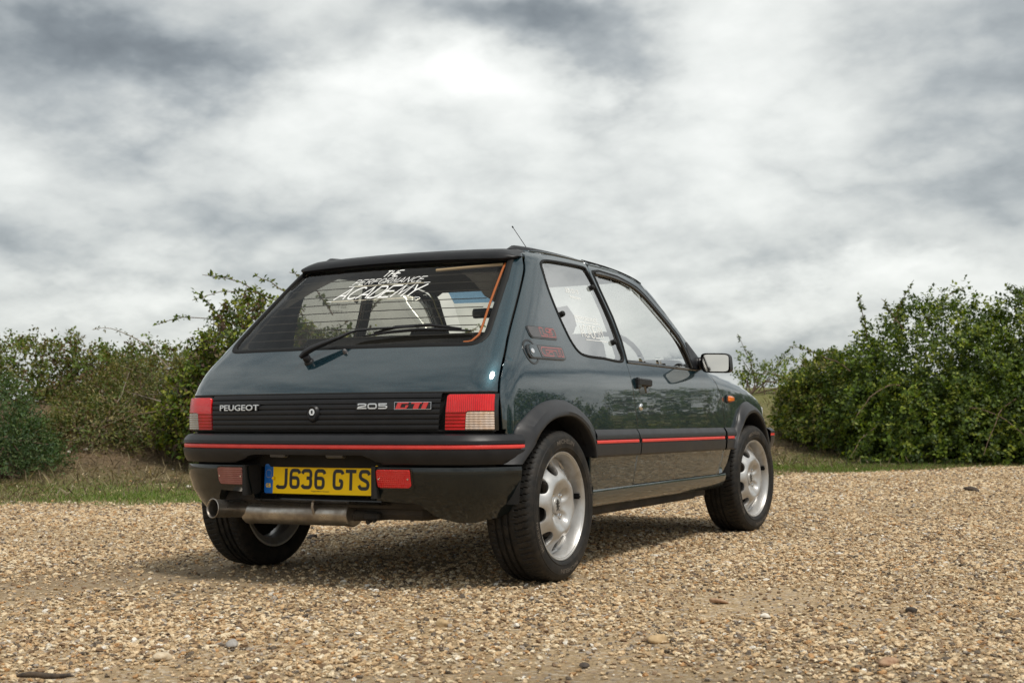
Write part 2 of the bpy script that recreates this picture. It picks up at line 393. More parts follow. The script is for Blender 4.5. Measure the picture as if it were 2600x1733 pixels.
def grid_obj(name,P,mat,parent=None,smooth=40,close_u=False,close_v=False,flip=False):
    # P: (nu,nv,3)
    nu,nv=P.shape[:2];V=P.reshape(-1,3);Fc=[]
    for i in range(nu if close_u else nu-1):
        for j in range(nv if close_v else nv-1):
            a=i*nv+j;b_=((i+1)%nu)*nv+j;c=((i+1)%nu)*nv+(j+1)%nv;d=i*nv+(j+1)%nv
            Fc.append((a,d,c,b_) if flip else (a,b_,c,d))
    return mesh_obj(name,V,Fc,mat,parent,smooth=smooth)
def sweep_plan(path,prof,s=1,closedprof=False):
    # path (n,2) plan points; prof list of (out,z); outward = left normal rotated
    path=np.array(path,float);n=len(path);T=np.zeros_like(path);T[1:-1]=path[2:]-path[:-2];T[0]=path[1]-path[0];T[-1]=path[-1]-path[-2]
    T/=np.linalg.norm(T,axis=1)[:,None];Nn=np.c_[T[:,1],-T[:,0]]
    G=np.zeros((n,len(prof),3))
    for j,(o,z) in enumerate(prof):
        oo=o if hasattr(o,'__len__') else np.full(n,o); zz=z if hasattr(z,'__len__') else np.full(n,z)
        G[:,j,0]=(path[:,0]+Nn[:,0]*oo)*s;G[:,j,1]=path[:,1]+Nn[:,1]*oo;G[:,j,2]=zz
    return G
def ribbon(path3,N3,width,height,name,mat,parent,closed=False,inset=.0,smooth=50):
    """a moulding strip of given width running along a 3D line on the surface"""
    P=np.array(path3,float);N=np.array(N3,float);n=len(P)
    T=np.roll(P,-1,0)-np.roll(P,1,0)
    if not closed: T[0]=P[1]-P[0];T[-1]=P[-1]-P[-2]
    T/=np.maximum(np.linalg.norm(T,axis=1)[:,None],1e-9);B=np.cross(N,T);B/=np.linalg.norm(B,axis=1)[:,None]
    w_=width/2; pr=[(-w_,-.004),(-w_,height*.55),(-w_*.65,height),(w_*.65,height),(w_,height*.55),(w_,-.004)]
    G=np.zeros((n,6,3))
    for j,(a,h) in enumerate(pr): G[:,j]=P+B*a+N*(h-inset)
    return grid_obj(name,G,mat,parent,smooth=smooth,close_u=closed,flip=True)
# ---- body surface: an implicit solid, car coordinates, metres
class Spl:
    def __init__(s,x,y):
        x=np.array(x,float);y=np.array(y,float);n=len(x);h=np.diff(x);A=np.eye(n);b=np.zeros(n)
        for i in range(1,n-1):
            A[i,i-1:i+2]=[h[i-1],2*(h[i-1]+h[i]),h[i]];b[i]=3*((y[i+1]-y[i])/h[i]-(y[i]-y[i-1])/h[i-1])
        c=np.linalg.solve(A,b);s.x,s.y,s.c=x,y,c
        s.b=(y[1:]-y[:-1])/h-h*(2*c[:-1]+c[1:])/3;s.d=(c[1:]-c[:-1])/(3*h)
    def __call__(s,t):
        t=np.asarray(t,float);x=s.x;i=np.clip(np.searchsorted(x,t)-1,0,len(x)-2);u=t-x[i]
        r=s.y[i]+s.b[i]*u+s.c[i]*u*u+s.d[i]*u**3
        n=len(x)-1;ue=x[n]-x[n-1];se=s.b[-1]+2*s.c[n-1]*ue+3*s.d[-1]*ue*ue
        r=np.where(t<x[0],s.y[0]+s.b[0]*(t-x[0]),r)
        return np.where(t>x[n],s.y[n]+se*(t-x[n]),r)
def smax(a,b,k):
    h=np.clip(.5+.5*(a-b)/k,0,1);return b+(a-b)*h+k*h*(1-h)
def smin(a,b,k): return -smax(-a,-b,k)
W_side=Spl([.15,.24,.33,.45,.58,.70,.79,.85,.90,1.0,1.15,1.30,1.4],[.70,.728,.750,.764,.769,.766,.756,.739,.722,.687,.629,.567,.52])
R_rear=Spl([.2,.45,.58,.66,.716,.755,.80,.85,.90,1.0,1.1,1.27,1.4],[-.525,-.53,-.535,-.537,-.528,-.508,-.476,-.430,-.375,-.265,-.155,.035,.18])
T_roof=Spl([0,.2,.6,1.0,1.3,1.6],[1.306,1.322,1.336,1.331,1.304,1.256])
F_nose=Spl([.15,.4,.6,.72,.85],[2.99,3.05,3.05,3.0,2.84])
T_bon=Spl([1.7,1.9,2.2,2.5,2.8,2.95,3.1],[.925,.905,.868,.828,.765,.725,.65])
def side(x,y,z):
    t=.040*np.clip((.5-y)/.9,0,3)**2+.06*np.clip((y-1.7)/1.2,0,3)**2.2
    return np.abs(x)-(W_side(z)-t)
def rearf(x,y,z):
    R=R_rear(z)+.18*x*x;e=1e-3;s=(R_rear(z+e)-R_rear(z-e))/(2*e)
    return (R-y)/np.sqrt(1+s*s+(.36*x)**2)
def topf(x,y,z):
    x=np.abs(x);roof=T_roof(y)-.030*x**2-.06*x**4
    ws=.905+(1.885-.22*x*x-y)*.80     # windscreen height at y
    cab=smin(roof,ws,.06)
    bon=T_bon(y+.10*x*x)-.04*x**2-.10*x**4
    return (z-smax(cab,bon,.02))*.85
def frontf(x,y,z):
    F=F_nose(z)-.22*x*x-.25*x**4
    return y-F
def F(x,y,z):
    g=smax(side(x,y,z),rearf(x,y,z),.11)
    g=smax(g,frontf(x,y,z),.12)
    return smax(g,topf(x,y,z),.055)
def grad(x,y,z,e=1e-3):
    g=np.stack([F(x+e,y,z)-F(x-e,y,z),F(x,y+e,z)-F(x,y-e,z),F(x,y,z+e)-F(x,y,z-e)],-1)
    return g/np.maximum(np.linalg.norm(g,axis=-1,keepdims=True),1e-9)
def bis(fn,a,b,n=34):
    # fn<0 at a, >0 at b
    for _ in range(n):
        m=(a+b)/2;f=fn(m)<0;a=np.where(f,m,a);b=np.where(f,b,m)
    return (a+b)/2
def X_yz(y,z,off=0): 
    y=np.asarray(y,float);z=np.asarray(z,float)+0*y;return bis(lambda t:F(t,y,z)-off,0*y,0*y+1.0)
def Y_xz(x,z,off=0): 
    x=np.asarray(x,float);z=np.asarray(z,float)+0*x;return bis(lambda t:F(x,t,z)-off,0*x+.9,0*x-1.0)
def Z_xy(x,y,off=0): 
    x=np.asarray(x,float);y=np.asarray(y,float)+0*x;return bis(lambda t:F(x,y,t)-off,0*x+.4,0*x+1.6)
# ------------------------------------------------------------------ the car
def nf(P): return grad(P[:,0],P[:,1],P[:,2])
def mYZ(s,off=0.):
    return lambda u,v: np.stack([s*X_yz(u,v,off),np.asarray(u,float),np.asarray(v,float)],-1)
def mXZ(off=0.):
    return lambda u,v: np.stack([np.asarray(u,float),Y_xz(u,v,off),np.asarray(v,float)],-1)
def mXY(off=0.):
    return lambda u,v: np.stack([np.asarray(u,float),np.asarray(v,float),Z_xy(u,v,off)],-1)
car=bpy.data.objects.new('hatchback_car',None); COL.objects.link(car); car.empty_display_size=.3
tag(car,'dark green three-door hatchback parked on the gravel, seen from behind its right side','car')

# side view curves (y,z)
SEAM=[(.578,.718),(.716,.7075),(.75,.702),(.80,.6935),(.855,.680),(.919,.660),(1.009,.635),(1.073,.617),(1.179,.584),(1.24,.559),(1.283,.530)]  # (z,x)
seam_z=np.array([a for a,_ in SEAM]);seam_x=np.array([b for _,b in SEAM]);seam_s=Spl(seam_z,seam_x)
zz=np.linspace(.578,1.283,34); sx=seam_s(zz); sy=Y_xz(sx,zz)
def side_y_at(z): return np.interp(z,zz,sy)
GAP=.0036
REARDOOR=[(.694,1.296),(.681,1.24),(.706,1.136),(.728,1.043),(.733,.936),(.724,.86),(.727,.812),(.733,.755),(.745,.677),(.760,.616),(.772,.568),(.770,.46),(.758,.408),(.750,.330)]
FRONTDOOR=[(1.70,.932),(1.77,.872),(1.808,.836),(1.862,.791),(1.914,.725),(1.943,.658),(1.965,.58),(1.966,.50),(1.945,.443),(1.918,.392),(1.868,.330)]
DOORTOP=[(.694,1.296),(.90,1.294),(1.05,1.289),(1.15,1.280),(1.226,1.266),(1.284,1.242),(1.335,1.206),(1.441,1.137),(1.532,1.066),(1.605,1.000),(1.70,.932)]
rd=catmull(REARDOOR,.02); fd=catmull(FRONTDOOR,.02); dt=catmull(DOORTOP,.02)
# roof / side joint: gutter line
GUT_Y=np.array([.12,.25,.45,.7,.95,1.15,1.25,1.32,1.40]); GUT_DZ=.0
def gutter_z(y): return np.interp(y,[.11,.25,.45,.7,.95,1.10,1.2,1.28,1.34],[1.306,1.316,1.318,1.316,1.311,1.303,1.291,1.273,1.245])
QW=[(.190,1.215),(.205,1.248),(.262,1.266),(.43,1.273),(.63,1.275),(.652,1.262),(.678,1.205),(.700,1.116),(.714,1.015),(.712,.943),(.694,.866),(.484,.868),(.33,.872),(.262,.886),(.222,.925),(.198,.98),(.184,1.04),(.178,1.10),(.179,1.16)]
qw=catmull(QW,.015,closed=True)
DW=[(.712,1.262),(.80,1.273),(1.00,1.266),(1.115,1.248),(1.197,1.232),(1.268,1.200),(1.343,1.149),(1.437,1.085),(1.530,1.014),(1.556,.975),(1.585,.905),(1.597,.852),(1.19,.856),(.738,.864),(.752,.95),(.748,1.06),(.722,1.18)]
dw=densify(roundpoly(DW,[.012,.03,.1,.05,.1,.1,.1,.1,.05,.03,.03,.006,.0,.006,.02,.1,.1],.01),.02)
ARC_I=[(-.335,.455),(-.285,.505),(-.237,.553),(-.18,.590),(-.122,.612),(-.052,.624),(.032,.628),(.11,.615),(.185,.583),(.24,.538),(.268,.50),(.277,.463)]
ARC_O=[(-.413,.457),(-.372,.503),(-.343,.545),(-.322,.590),(-.268,.622),(-.205,.655),(-.131,.680),(-.043,.692),(.036,.690),(.11,.674),(.177,.652),(.254,.612),(.293,.576),(.312,.548),(.306,.50),(.300,.458)]
FAR_I=[(2.085,.455),(2.10,.49),(2.14,.530),(2.20,.574),(2.257,.611),(2.329,.635),(2.419,.640),(2.51,.612),(2.582,.562),(2.636,.488),(2.655,.441)]
FAR_O=[(2.06,.457),(2.075,.50),(2.12,.556),(2.173,.600),(2.201,.638),(2.255,.678),(2.320,.697),(2.41,.700),(2.525,.668),(2.616,.616),(2.671,.552),(2.716,.496),(2.73,.439)]
arc_mid=[(a[0]*.5+b[0]*.5,a[1]*.5+b[1]*.5) for a,b in ((ARC_I[0],ARC_O[0]),)]
def midcurve(I,O,f,n=40):
    def rs(C):
        C=catmull(C,.01);d=np.r_[0,np.cumsum(np.linalg.norm(np.diff(C,axis=0),axis=1))];t=np.linspace(0,d[-1],n);return np.c_[np.interp(t,d,C[:,0]),np.interp(t,d,C[:,1])]
    return rs(I)*(1-f)+rs(O)*f
PAINT='green_metallic_paint'

for s in (1,-1):
    # ---- quarter panel: seam up, gutter, door edge down, sill, round the arch
    z2=np.linspace(.583,1.283,30)
    rear=[(Y_xz(np.array([seam_s(z)]),np.array([z]))[0]+GAP*1.3,z) for z in z2]
    top=[(y,gutter_z(y)) for y in np.linspace(.17,.694,14)]
    dl=[(y-GAP,z) for y,z in rd if z<1.305]
    low=[(.748,.330),(.30,.330)]
    arch=[tuple(q) for q in midcurve(ARC_I,ARC_O,.45)[::-1]]
    arch=[q for q in arch if q[1]>.30]
    outer=rear+top+[(.694-GAP,1.30)]+dl+[(.747,.328),(.30,.328)]+arch+[(-.37,.50),(-.37,.583)]
    outer=np.array(outer)
    qp=sheet('quarter_panel',outer,[qw],.028,mYZ(s),nf,PAINT,car,depth=.014)
    # inner trim of the greenhouse
    inn=[(.06,1.262-.02),(.2,1.285),(.66,1.285),(.68,1.2),(.70,1.116),(.72,1.0),(.72,.80),(-.25,.80),(-.23,.86),(-.15,.98),(-.07,1.1)]
    hole=catmull([(y+(.42-y)*.04,z+(1.07-z)*.05) for y,z in QW],.02,closed=True)
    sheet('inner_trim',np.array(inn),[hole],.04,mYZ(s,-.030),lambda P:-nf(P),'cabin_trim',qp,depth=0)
    gl=sheet('side_window',catmull([(y+(.45-y)*.02,z+(1.07-z)*.03) for y,z in QW],.015,closed=True),[],.03,mYZ(s,-.006),nf,'side_glass',qp,depth=.004)
    qq=mYZ(s,-.002)(qw[:,0],qw[:,1]); ribbon(qq,nf(qq),.012,.005,'window_seal','black_rubber',qp,closed=True)
    for (y,z) in ((.220,1.04),(.636,1.185),(.660,.946)):
        P=mYZ(s)(np.array([y]),np.array([z]))[0]; N=nf(P[None])[0]
        V,Fc=lathe([(.0001,.012),(.0075,.012),(.0115,.008),(.0125,-.006)],P,N,14); mesh_obj('window_clip',V,Fc,'black_rubber',qp,smooth=40)
    # ---- door
    dtop=[(y,z) for y,z in dt]
    ro=[(y+GAP,z) for y,z in rd[::-1]]
    fo=[(y-GAP,z) for y,z in fd]
    outer=np.array([(y,z-GAP) for y,z in dtop[1:-1]]+fo[1:]+[(1.86,.332),(.755,.332)]+ro[1:-1])
    DWO=catmull([(.722,1.252),(.80,1.266),(1.00,1.258)],.1)
    door=sheet('door',outer,[dw],.028,mYZ(s),nf,PAINT,car,depth=.016)
    if s==1: door['label']='right door with pull handle, lock and wing mirror beside it'
    sheet('window_glass',densify(np.array([(y+(1.15-y)*-.004,z+(1.06-z)*-.004) for y,z in dw]),.02),[],.035,mYZ(s,-.013),nf,'side_glass',door,depth=.004)
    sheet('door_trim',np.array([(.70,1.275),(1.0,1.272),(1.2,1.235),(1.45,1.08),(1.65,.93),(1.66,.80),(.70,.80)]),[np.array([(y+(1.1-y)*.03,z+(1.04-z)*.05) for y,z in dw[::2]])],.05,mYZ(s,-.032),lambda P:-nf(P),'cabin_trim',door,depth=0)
    # black frame of the window, wider along the top and the screen pillar
    qq=mYZ(s,-.003)(dw[:,0],dw[:,1]); ribbon(qq,nf(qq),.015,.006,'window_seal','black_rubber',door,closed=True)
    fr=catmull([(.745,1.262),(.90,1.262),(1.05,1.252),(1.15,1.236),(1.235,1.207),(1.30,1.170),(1.40,1.101),(1.50,1.024),(1.545,.975),(1.572,.91),(1.583,.862)],.02)
    qq=mYZ(s,-.006)(fr[:,0],fr[:,1]); ribbon(qq,nf(qq),.022,.008,'window_frame','gloss_black',door)
    bl=np.array([(y,.8615-.0085*(y-.738)/.85) for y in np.linspace(.735,1.60,20)]); qq=mYZ(s,0)(bl[:,0],bl[:,1]); ribbon(qq,nf(qq),.012,.006,'waist_seal','gloss_black',door)
    # pillar between quarter window and door window: black joint line
    sp=np.array([(y-.006,z) for y,z in rd if .87<z<1.27]); qq=mYZ(s,-.004)(sp[:,0],sp[:,1]); ribbon(qq,nf(qq),.006,.004,'pillar_seal','black_rubber',qp)
    # handle: recessed scoop and flap
    hp=roundpoly([(.795,.762),(.93,.757),(.915,.728),(.81,.722)],.012)
    sheet('handle_recess',hp,[],.02,mYZ(s,.0012),nf,'gloss_black',door,depth=.003)
    P0=mYZ(s)(np.array([.85]),np.array([.775]))[0]
    V,Fc=box(0,0,0,.020,.158,.034,bev=.006)
    V=[(P0[0]+s*(x_+.010)-s*.05*(z_)*0,P0[1]+y_,P0[2]+z_-.025*(y_)) for x_,y_,z_ in V]; h=mesh_obj('door_handle',V,Fc,'black_trim_plastic',door,smooth=30)
    V,Fc=box(0,0,0,.026,.03,.050,bev=.006); V=[(P0[0]+s*(x_+.006),P0[1]-.062+y_,P0[2]-.004+z_) for x_,y_,z_ in V]; mesh_obj('handle_end',V,Fc,'gloss_black',h,smooth=30)
    P0=mYZ(s)(np.array([.81]),np.array([.667]))[0]; N=nf(P0[None])[0]
    V,Fc=lathe([(.0001,.0045),(.004,.0045),(.0045,.0075),(.013,.0065),(.0165,.003),(.017,-.002)],P0,N,20); L=mesh_obj('door_lock',V,Fc,'chrome',door,smooth=40)
    V,Fc=box(0,0,0,.003,.0035,.012); mesh_obj('keyhole',[(P0[0]+s*(.0055+x_),P0[1]+y_,P0[2]+z_) for x_,y_,z_ in V],Fc,'badge_black',L)
    # ---- front wing
    fw_l=[(y+GAP,z) for y,z in fd if z<.88]
    wtop=[(y,None) for y in np.linspace(1.80,2.86,18)]
    wz=[]
    for y,_ in wtop:
        # wing top edge: the line where the flank turns over into the bonnet
        wz.append((y,float(T_bon(y+.05)-.040-.012*(y-1.8))))
    nose=[(2.87,.72),(2.875,.66),(2.87,.58),(2.86,.52),(2.74,.50)]
    arch=[tuple(q) for q in midcurve(FAR_I,FAR_O,.45)[::-1]]
    outer=np.array([(1.785,.885)]+wz[1:]+nose[1:]+arch+[(2.06,.44),(2.02,.38),(1.96,.335),(1.872,.330)]+fw_l[::-1])
    wing=sheet('front_wing',outer,[],.028,mYZ(s),nf,PAINT,car,depth=.014)
    # side repeater
    P0=mYZ(s)(np.array([2.035]),np.array([.712]))[0]
    V,Fc=box(0,0,0,.030,.085,.034,bev=.009); mesh_obj('side_repeater',[(P0[0]+s*(x_+.008),P0[1]+y_,P0[2]+z_) for x_,y_,z_ in V],Fc,'lens_orange',wing,smooth=40)
    V,Fc=box(0,0,0,.018,.052,.040,bev=.006); mesh_obj('repeater_base',[(P0[0]+s*(x_+.003),P0[1]-.022+y_,P0[2]+z_) for x_,y_,z_ in V],Fc,'gloss_black',wing,smooth=40)
    # ---- wheel arch flares (lofted from body to lip)
    for I,O,nm in ((ARC_I,ARC_O,'wheel_arch_flare'),(FAR_I,FAR_O,'wheel_arch_flare')):
        n=46; o_=midcurve(I,O,1.,n); i_=midcurve(I,O,0.,n)
        prof=[(1.0,'b',-.004),(.985,'b',.004),(.90,'b',.010),(.62,'m',-.006),(.34,'m',.0),(.27,'m',.003),(.06,'m',.002),(.0,'m',-.002),(-.02,'m',-.010),(-.05,'m',-.05),(-.06,'m',-.10)]
        G=np.zeros((n,len(prof),3))
        for j,(f,k,dx) in enumerate(prof):
            q=i_*(1-f)+o_*f; xb=X_yz(q[:,0],np.maximum(q[:,1],.34))
            x=xb+dx if k=='b' else .790-(.034*np.clip((-.27-q[:,0])/.12,0,1) if I is ARC_I else 0)+dx+0*q[:,0]
            G[:,j]=np.stack([s*x,q[:,0],q[:,1]],-1)
        grid_obj(nm,G,'grey_trim_plastic',car,smooth=38,flip=(s==1))
    # ---- side strips (body, door, wing sections), each with its red insert
    def strip(y0,y1,slant0,slant1,par,nm,red=(0,0)):
        pr=[(-.014,.571),(.006,.571),(.012,.562),(.018,.552),(.020,.545),(.020,.531),(.0155,.529),(.0155,.511),(.020,.509),(.020,.502),(.016,.466),(.010,.458),(-.014,.458)]
        n=max(6,int((y1-y0)/.04)); G=np.zeros((n,len(pr),3))
        for j,(o,z) in enumerate(pr):
            k=(z-.458)/(.571-.458); a=y0+slant0(k); b_=y1+slant1(k); ys=np.linspace(a,b_,n)
            zt=z-.006*(ys-.77)/1.2
            G[:,j]=np.stack([s*(X_yz(ys,np.full(n,.515))+o),ys,zt],-1)
        g=grid_obj(nm,G,'grey_trim_plastic',par,smooth=25,flip=(s==1))
        # end caps
        ra,rb=y0+red[0],y1-red[1]; ys=np.linspace(ra,rb,n); pr2=[(.014,.5275),(.0185,.5265),(.0195,.524),(.0195,.516),(.0185,.5135),(.014,.5125)]
        G=np.zeros((n,6,3))
        for j,(o,z) in enumerate(pr2): G[:,j]=np.stack([s*(X_yz(ys,np.full(n,.515))+o),ys,z-.006*(ys-.77)/1.2],-1)
        grid_obj('red_insert',G,'red_strip_plastic',g,smooth=60,flip=(s==1))
        return g
    jog=lambda k:.012*(np.clip(.62-k,0,.3)/.3) if True else 0
    strip(.288,.752,lambda k:.014*k,lambda k:-.010+.022*max(0,min(1,(.75-k)/.3)),qp,'side_strip',(.010,.010))
    strip(.765,1.912,lambda k:-.014+.022*max(0,min(1,(.75-k)/.3)),lambda k:.006,door,'side_strip',(.012,.008))
    strip(1.945,2.10,lambda k:.0,lambda k:.012*k,wing,'side_strip',(.012,.03))
    # ---- sill
    ys=np.linspace(.30,2.02,40); pr=[(.000,.328),(.003,.318),(-.002,.296),(-.014,.272),(-.030,.256),(-.05,.252),(-.16,.25)]
    G=np.zeros((40,len(pr),3))
    for j,(o,z) in enumerate(pr): G[:,j]=np.stack([s*(X_yz(ys,np.full(40,.33))+o),ys,np.full(40,z)+(.0)],-1)
    grid_obj('sill',G,PAINT,car,smooth=45,flip=(s==1))
    V,Fc=box(s*.66,1.13,.236,.010,1.60,.034); mesh_obj('sill_seam',V,Fc,'underbody_black',car)
    # ---- wheel housings
    for yc,zc,i0 in ((0.,.31,0),(2.40,.31,1)):
        n=30; th=np.linspace(0,PI,n); R_=.335; G=np.zeros((n,4,3))
        for j,(xx,rr) in enumerate(((.752,R_-.008),(.70,R_),(.52,R_),(.50,.05))): G[:,j]=np.stack([np.full(n,s*xx),yc+rr*np.cos(th)*(1.0),zc+rr*np.sin(th)],-1)
        grid_obj('wheel_housing',G,'dark_cavity',car,smooth=40)

for s in (1,-1):
    ai=midcurve(ARC_I,ARC_O,.8); af=midcurve(FAR_I,FAR_O,.8)
    sheet('inner_side_panel',np.array([(.36,.335),(1.95,.335),(2.03,.44)]+[tuple(q) for q in af if q[1]>.46 and q[0]<2.62]+[(2.75,.62),(2.75,.70),(1.9,.80),(-.26,.80),(-.36,.70),(-.36,.585)]+[tuple(q) for q in ai if q[1]>.60 or q[0]>.25]),[],.07,mYZ(s,-.022),nf,'dark_cavity',car,depth=0)

# ---- roof
def gut_x(y): # half width where roof panel meets the side, from the surface itself
    return X_yz(np.atleast_1d(y),gutter_z(np.atleast_1d(y)))
ys=np.linspace(.135,1.27,30); gx=gut_x(ys)-.0015
front=[(x,1.31-.22*x*x-.002) for x in np.linspace(.52,-.52,15)]
outer=np.array([(x,y) for x,y in zip(gx,ys)]+front+[(-x,y) for x,y in zip(gx[::-1],ys[::-1])]+[(x,.135-.0*x) for x in np.linspace(-.44,.44,9)])
roof=sheet('roof',outer,[],.05,mXY(),nf,PAINT,car,depth=.012)
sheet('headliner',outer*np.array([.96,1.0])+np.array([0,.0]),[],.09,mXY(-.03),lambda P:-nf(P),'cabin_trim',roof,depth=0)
# cant rail above the door and screen pillar (body side ring between door top and gutter)
for s in (1,-1):
    top=[(y,gutter_z(y)) for y in np.linspace(.70,1.28,24)]
    scr=[(1.34,1.245),(1.42,1.185),(1.53,1.10),(1.64,1.01),(1.745,.925)]
    bot=[(y,z+GAP) for y,z in dt[::-1]]
    outer=np.array([(.697,1.300)]+top+scr+[(1.71,.927)]+bot[1:-1])
    sheet('cant_rail',outer,[],.03,mYZ(s),nf,PAINT,car,depth=.02)
    gy=np.linspace(.70,1.30,20); P=mYZ(s,0)(gy,gutter_z(gy)-.002); ribbon(P,nf(P),.007,.004,'gutter','black_rubber',car)
    gy=np.linspace(.235,.70,12); P=mYZ(s,0)(gy,gutter_z(gy)-.008); ribbon(P,nf(P),.006,.003,'gutter',PAINT,car)
    # roof moulding with end cap
    my=np.linspace(.165,1.25,30); mx=.455+.0*my; mz=Z_xy(mx,my); G=np.zeros((30,6,3)); hh=.018*np.clip(1.05-(my-.165)*.75,.25,1)
    hh[0]*=.35
    for j,(dx,h) in enumerate(((-.016,-.003),(-.014,.7),(-.006,1.),(.006,1.),(.014,.7),(.018,-.003))):
        G[:,j]=np.stack([s*(mx+dx),my,mz+(h*hh if h>0 else h)],-1)
    grid_obj('roof_moulding',G,'black_trim_plastic',car,smooth=40,flip=(s==-1))
# ---- bonnet and screen
bx=np.linspace(-.69,.69,21)
outer=np.array([(x,1.90-.22*x*x) for x in np.linspace(-.66,.66,15)]+[(.665,2.2),(.665,2.5),(.65,2.72)]+[(x,2.93-.24*x*x-.1*x**4) for x in np.linspace(.62,-.62,15)]+[(-.65,2.72),(-.665,2.5),(-.665,2.2)])
sheet('bonnet',outer,[],.05,mXY(),nf,PAINT,car,depth=.02)
for s in (1,-1):
    G=np.zeros((20,8,3)); yy=np.linspace(1.80,2.86,20)
    for i,y in enumerate(yy):
        z0=float(T_bon(y+.05)-.040-.012*(y-1.8)); x0=float(X_yz(np.array([y]),np.array([z0]))[0]); 
        x1=.668
        for j,t_ in enumerate(np.linspace(0,1,8)):
            a=t_*PI/2; x=x0+(x1-x0)*t_; zt=float(Z_xy(np.array([x]),np.array([y]))[0]); G[i,j]=(s*x,y,zt if j else z0)
    grid_obj('wing_top',G,PAINT,car,smooth=80,flip=(s==-1))
outer=np.array([(x,1.86-.22*x*x) for x in np.linspace(-.62,.62,11)]+[(x,1.36-.22*x*x) for x in np.linspace(.50,-.50,11)])
sheet('windscreen',outer,[],.07,mXY(-.008),nf,'screen_glass',car,depth=.004)
hl=lambda s:None
for s in (1,-1):
    V,Fc=box(s*.60,2.845,.625,.20,.10,.13,rz=-s*.42,bev=.02); mesh_obj('headlamp',V,Fc,'lens_headlamp',car,smooth=40)
V,Fc=box(0,2.93,.60,1.0,.06,.16,bev=.02); mesh_obj('grille',V,Fc,'black_trim_plastic',car,smooth=40)
# front bumper
pb=[(.79,2.70),(.785,2.78),(.765,2.85),(.72,2.93),(.62,3.0),(.45,3.05),(.2,3.08),(0,3.085)]
pb=catmull(pb+[(-x,y) for x,y in pb[-2::-1]],.04)
prof=[(-.08,.56),(-.02,.556),(0,.54),(0,.53),(-.005,.528),(-.005,.512),(0,.51),(-.002,.48),(-.02,.44),(-.04,.35),(-.10,.25)]
grid_obj('front_bumper',sweep_plan(pb,prof),'grey_trim_plastic',car,smooth=30)
grid_obj('red_insert',sweep_plan(pb,[(-.006,.5275),(-.001,.526),(-.001,.514),(-.006,.5125)]),'red_strip_plastic',bpy.data.objects['front_bumper'],smooth=30)

# ---- tailgate
zs=np.linspace(.719,1.283,34)
right=[(seam_s(z)-.0035,z) for z in zs]
topz=[(x,float(T_roof(.10)-.075*x*x-.14*x**4)-.006) for x in np.linspace(.505,-.505,15)]
left=[(-x,z) for x,z in right[::-1]]
outer=np.array(right+[(.515,1.292)]+topz[1:-1]+[(-.515,1.292)]+left+[(x,.7195) for x in np.linspace(-.69,.69,24)])
RG=[(.585,.935),(.577,.985),(.558,1.073),(.533,1.178),(.505,1.262)]
win=np.array([(.565,.905)]+RG[0:]+[(x,1.262) for x in np.linspace(.45,-.45,9)]+[(-x,z) for x,z in RG[::-1]]+[(-.565,.905)])
win=roundpoly([(.600,.8955),(.558,1.073),(.533,1.178),(.507,1.262),(-.507,1.262),(-.533,1.178),(-.558,1.073),(-.600,.8955)],[.05,.0,.0,.015,.015,.0,.0,.05])
win=densify(win,.02)
tg=sheet('tailgate',outer,[win],.028,mXZ(),nf,PAINT,car,depth=.016)
gin=np.array([(x*.972,.897+(z-.897)*.985+.004) for x,z in win])
rw=sheet('rear_window',gin,[],.04,mXZ(-.004),nf,'rear_glass',tg,depth=.004)
P=mXZ(-.003)(win[:,0],win[:,1]); ribbon(P,nf(P),.024,.006,'window_seal','black_rubber',tg,closed=True)
inn=np.array([(.66,.78),(.655,.86),(.62,.95),(.59,1.06),(.56,1.17),(.50,1.268),(-.50,1.268),(-.56,1.17),(-.59,1.06),(-.62,.95),(-.655,.86),(-.66,.78)])
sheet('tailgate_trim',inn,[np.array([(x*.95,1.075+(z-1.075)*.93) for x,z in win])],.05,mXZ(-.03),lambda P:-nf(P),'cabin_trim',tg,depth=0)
# orange belt seen just inside the right edge of the glass
cq=catmull([(.505,.908),(.535,.912),(.549,.935),(.540,.99),(.524,1.06),(.506,1.15),(.488,1.242)],.02); P=mXZ(-.014)(cq[:,0],cq[:,1]); N=nf(P); ribbon(P,N,.008,.002,'orange_strap','belt_orange',car)
P=mXZ(-.016)(np.linspace(.20,.480,8),np.linspace(1.224,1.238,8)); ribbon(P,nf(P),.012,.004,'cream_edge','cream_trim',car)
# heater lines
for z in np.linspace(.94,1.20,8):
    xe=float(np.interp(z,[.9,1.25],[.54,.47])); xs=np.linspace(-xe,xe,12); P=mXZ(-.0065)(xs,np.full(12,z)); ribbon(P,nf(P),.0004,.0002,'heater_wire','badge_grey',rw)
# spoiler
n=41; xs=np.linspace(-.535,.535,n); G=np.zeros((n,11,3))
for i,x in enumerate(xs):
    y0=.060+.16*x*x; zr=float(Z_xy(np.array([x]),np.array([y0+.10]))[0]); e=1-max(0,(abs(x)-.44)/.095)**2*.55
    zl=1.262-.050*x*x*.6; 
    pr=[(y0+.085,zl+.012),(y0+.045,zl+.002),(y0-.005,zl-.004*e),(y0-.035,zl-.002),(y0-.047,zl+.006),(y0-.045,zl+.018),(y0-.025,zl+.034*e+.002),(y0+.01,zl+.046*e+.003),(y0+.05,zr-.004*1),(y0+.095,zr+.004*e),(y0+.115,zr-.004)]
    k=max(0,(abs(x)-.495)/.04)**2
    for j,(y,z) in enumerate(pr): G[i,j]=(x,y+k*.03,z+(1.272-z)*k*.75)
sp_=grid_obj('rear_spoiler',G,'black_trim_plastic',tg,smooth=60)
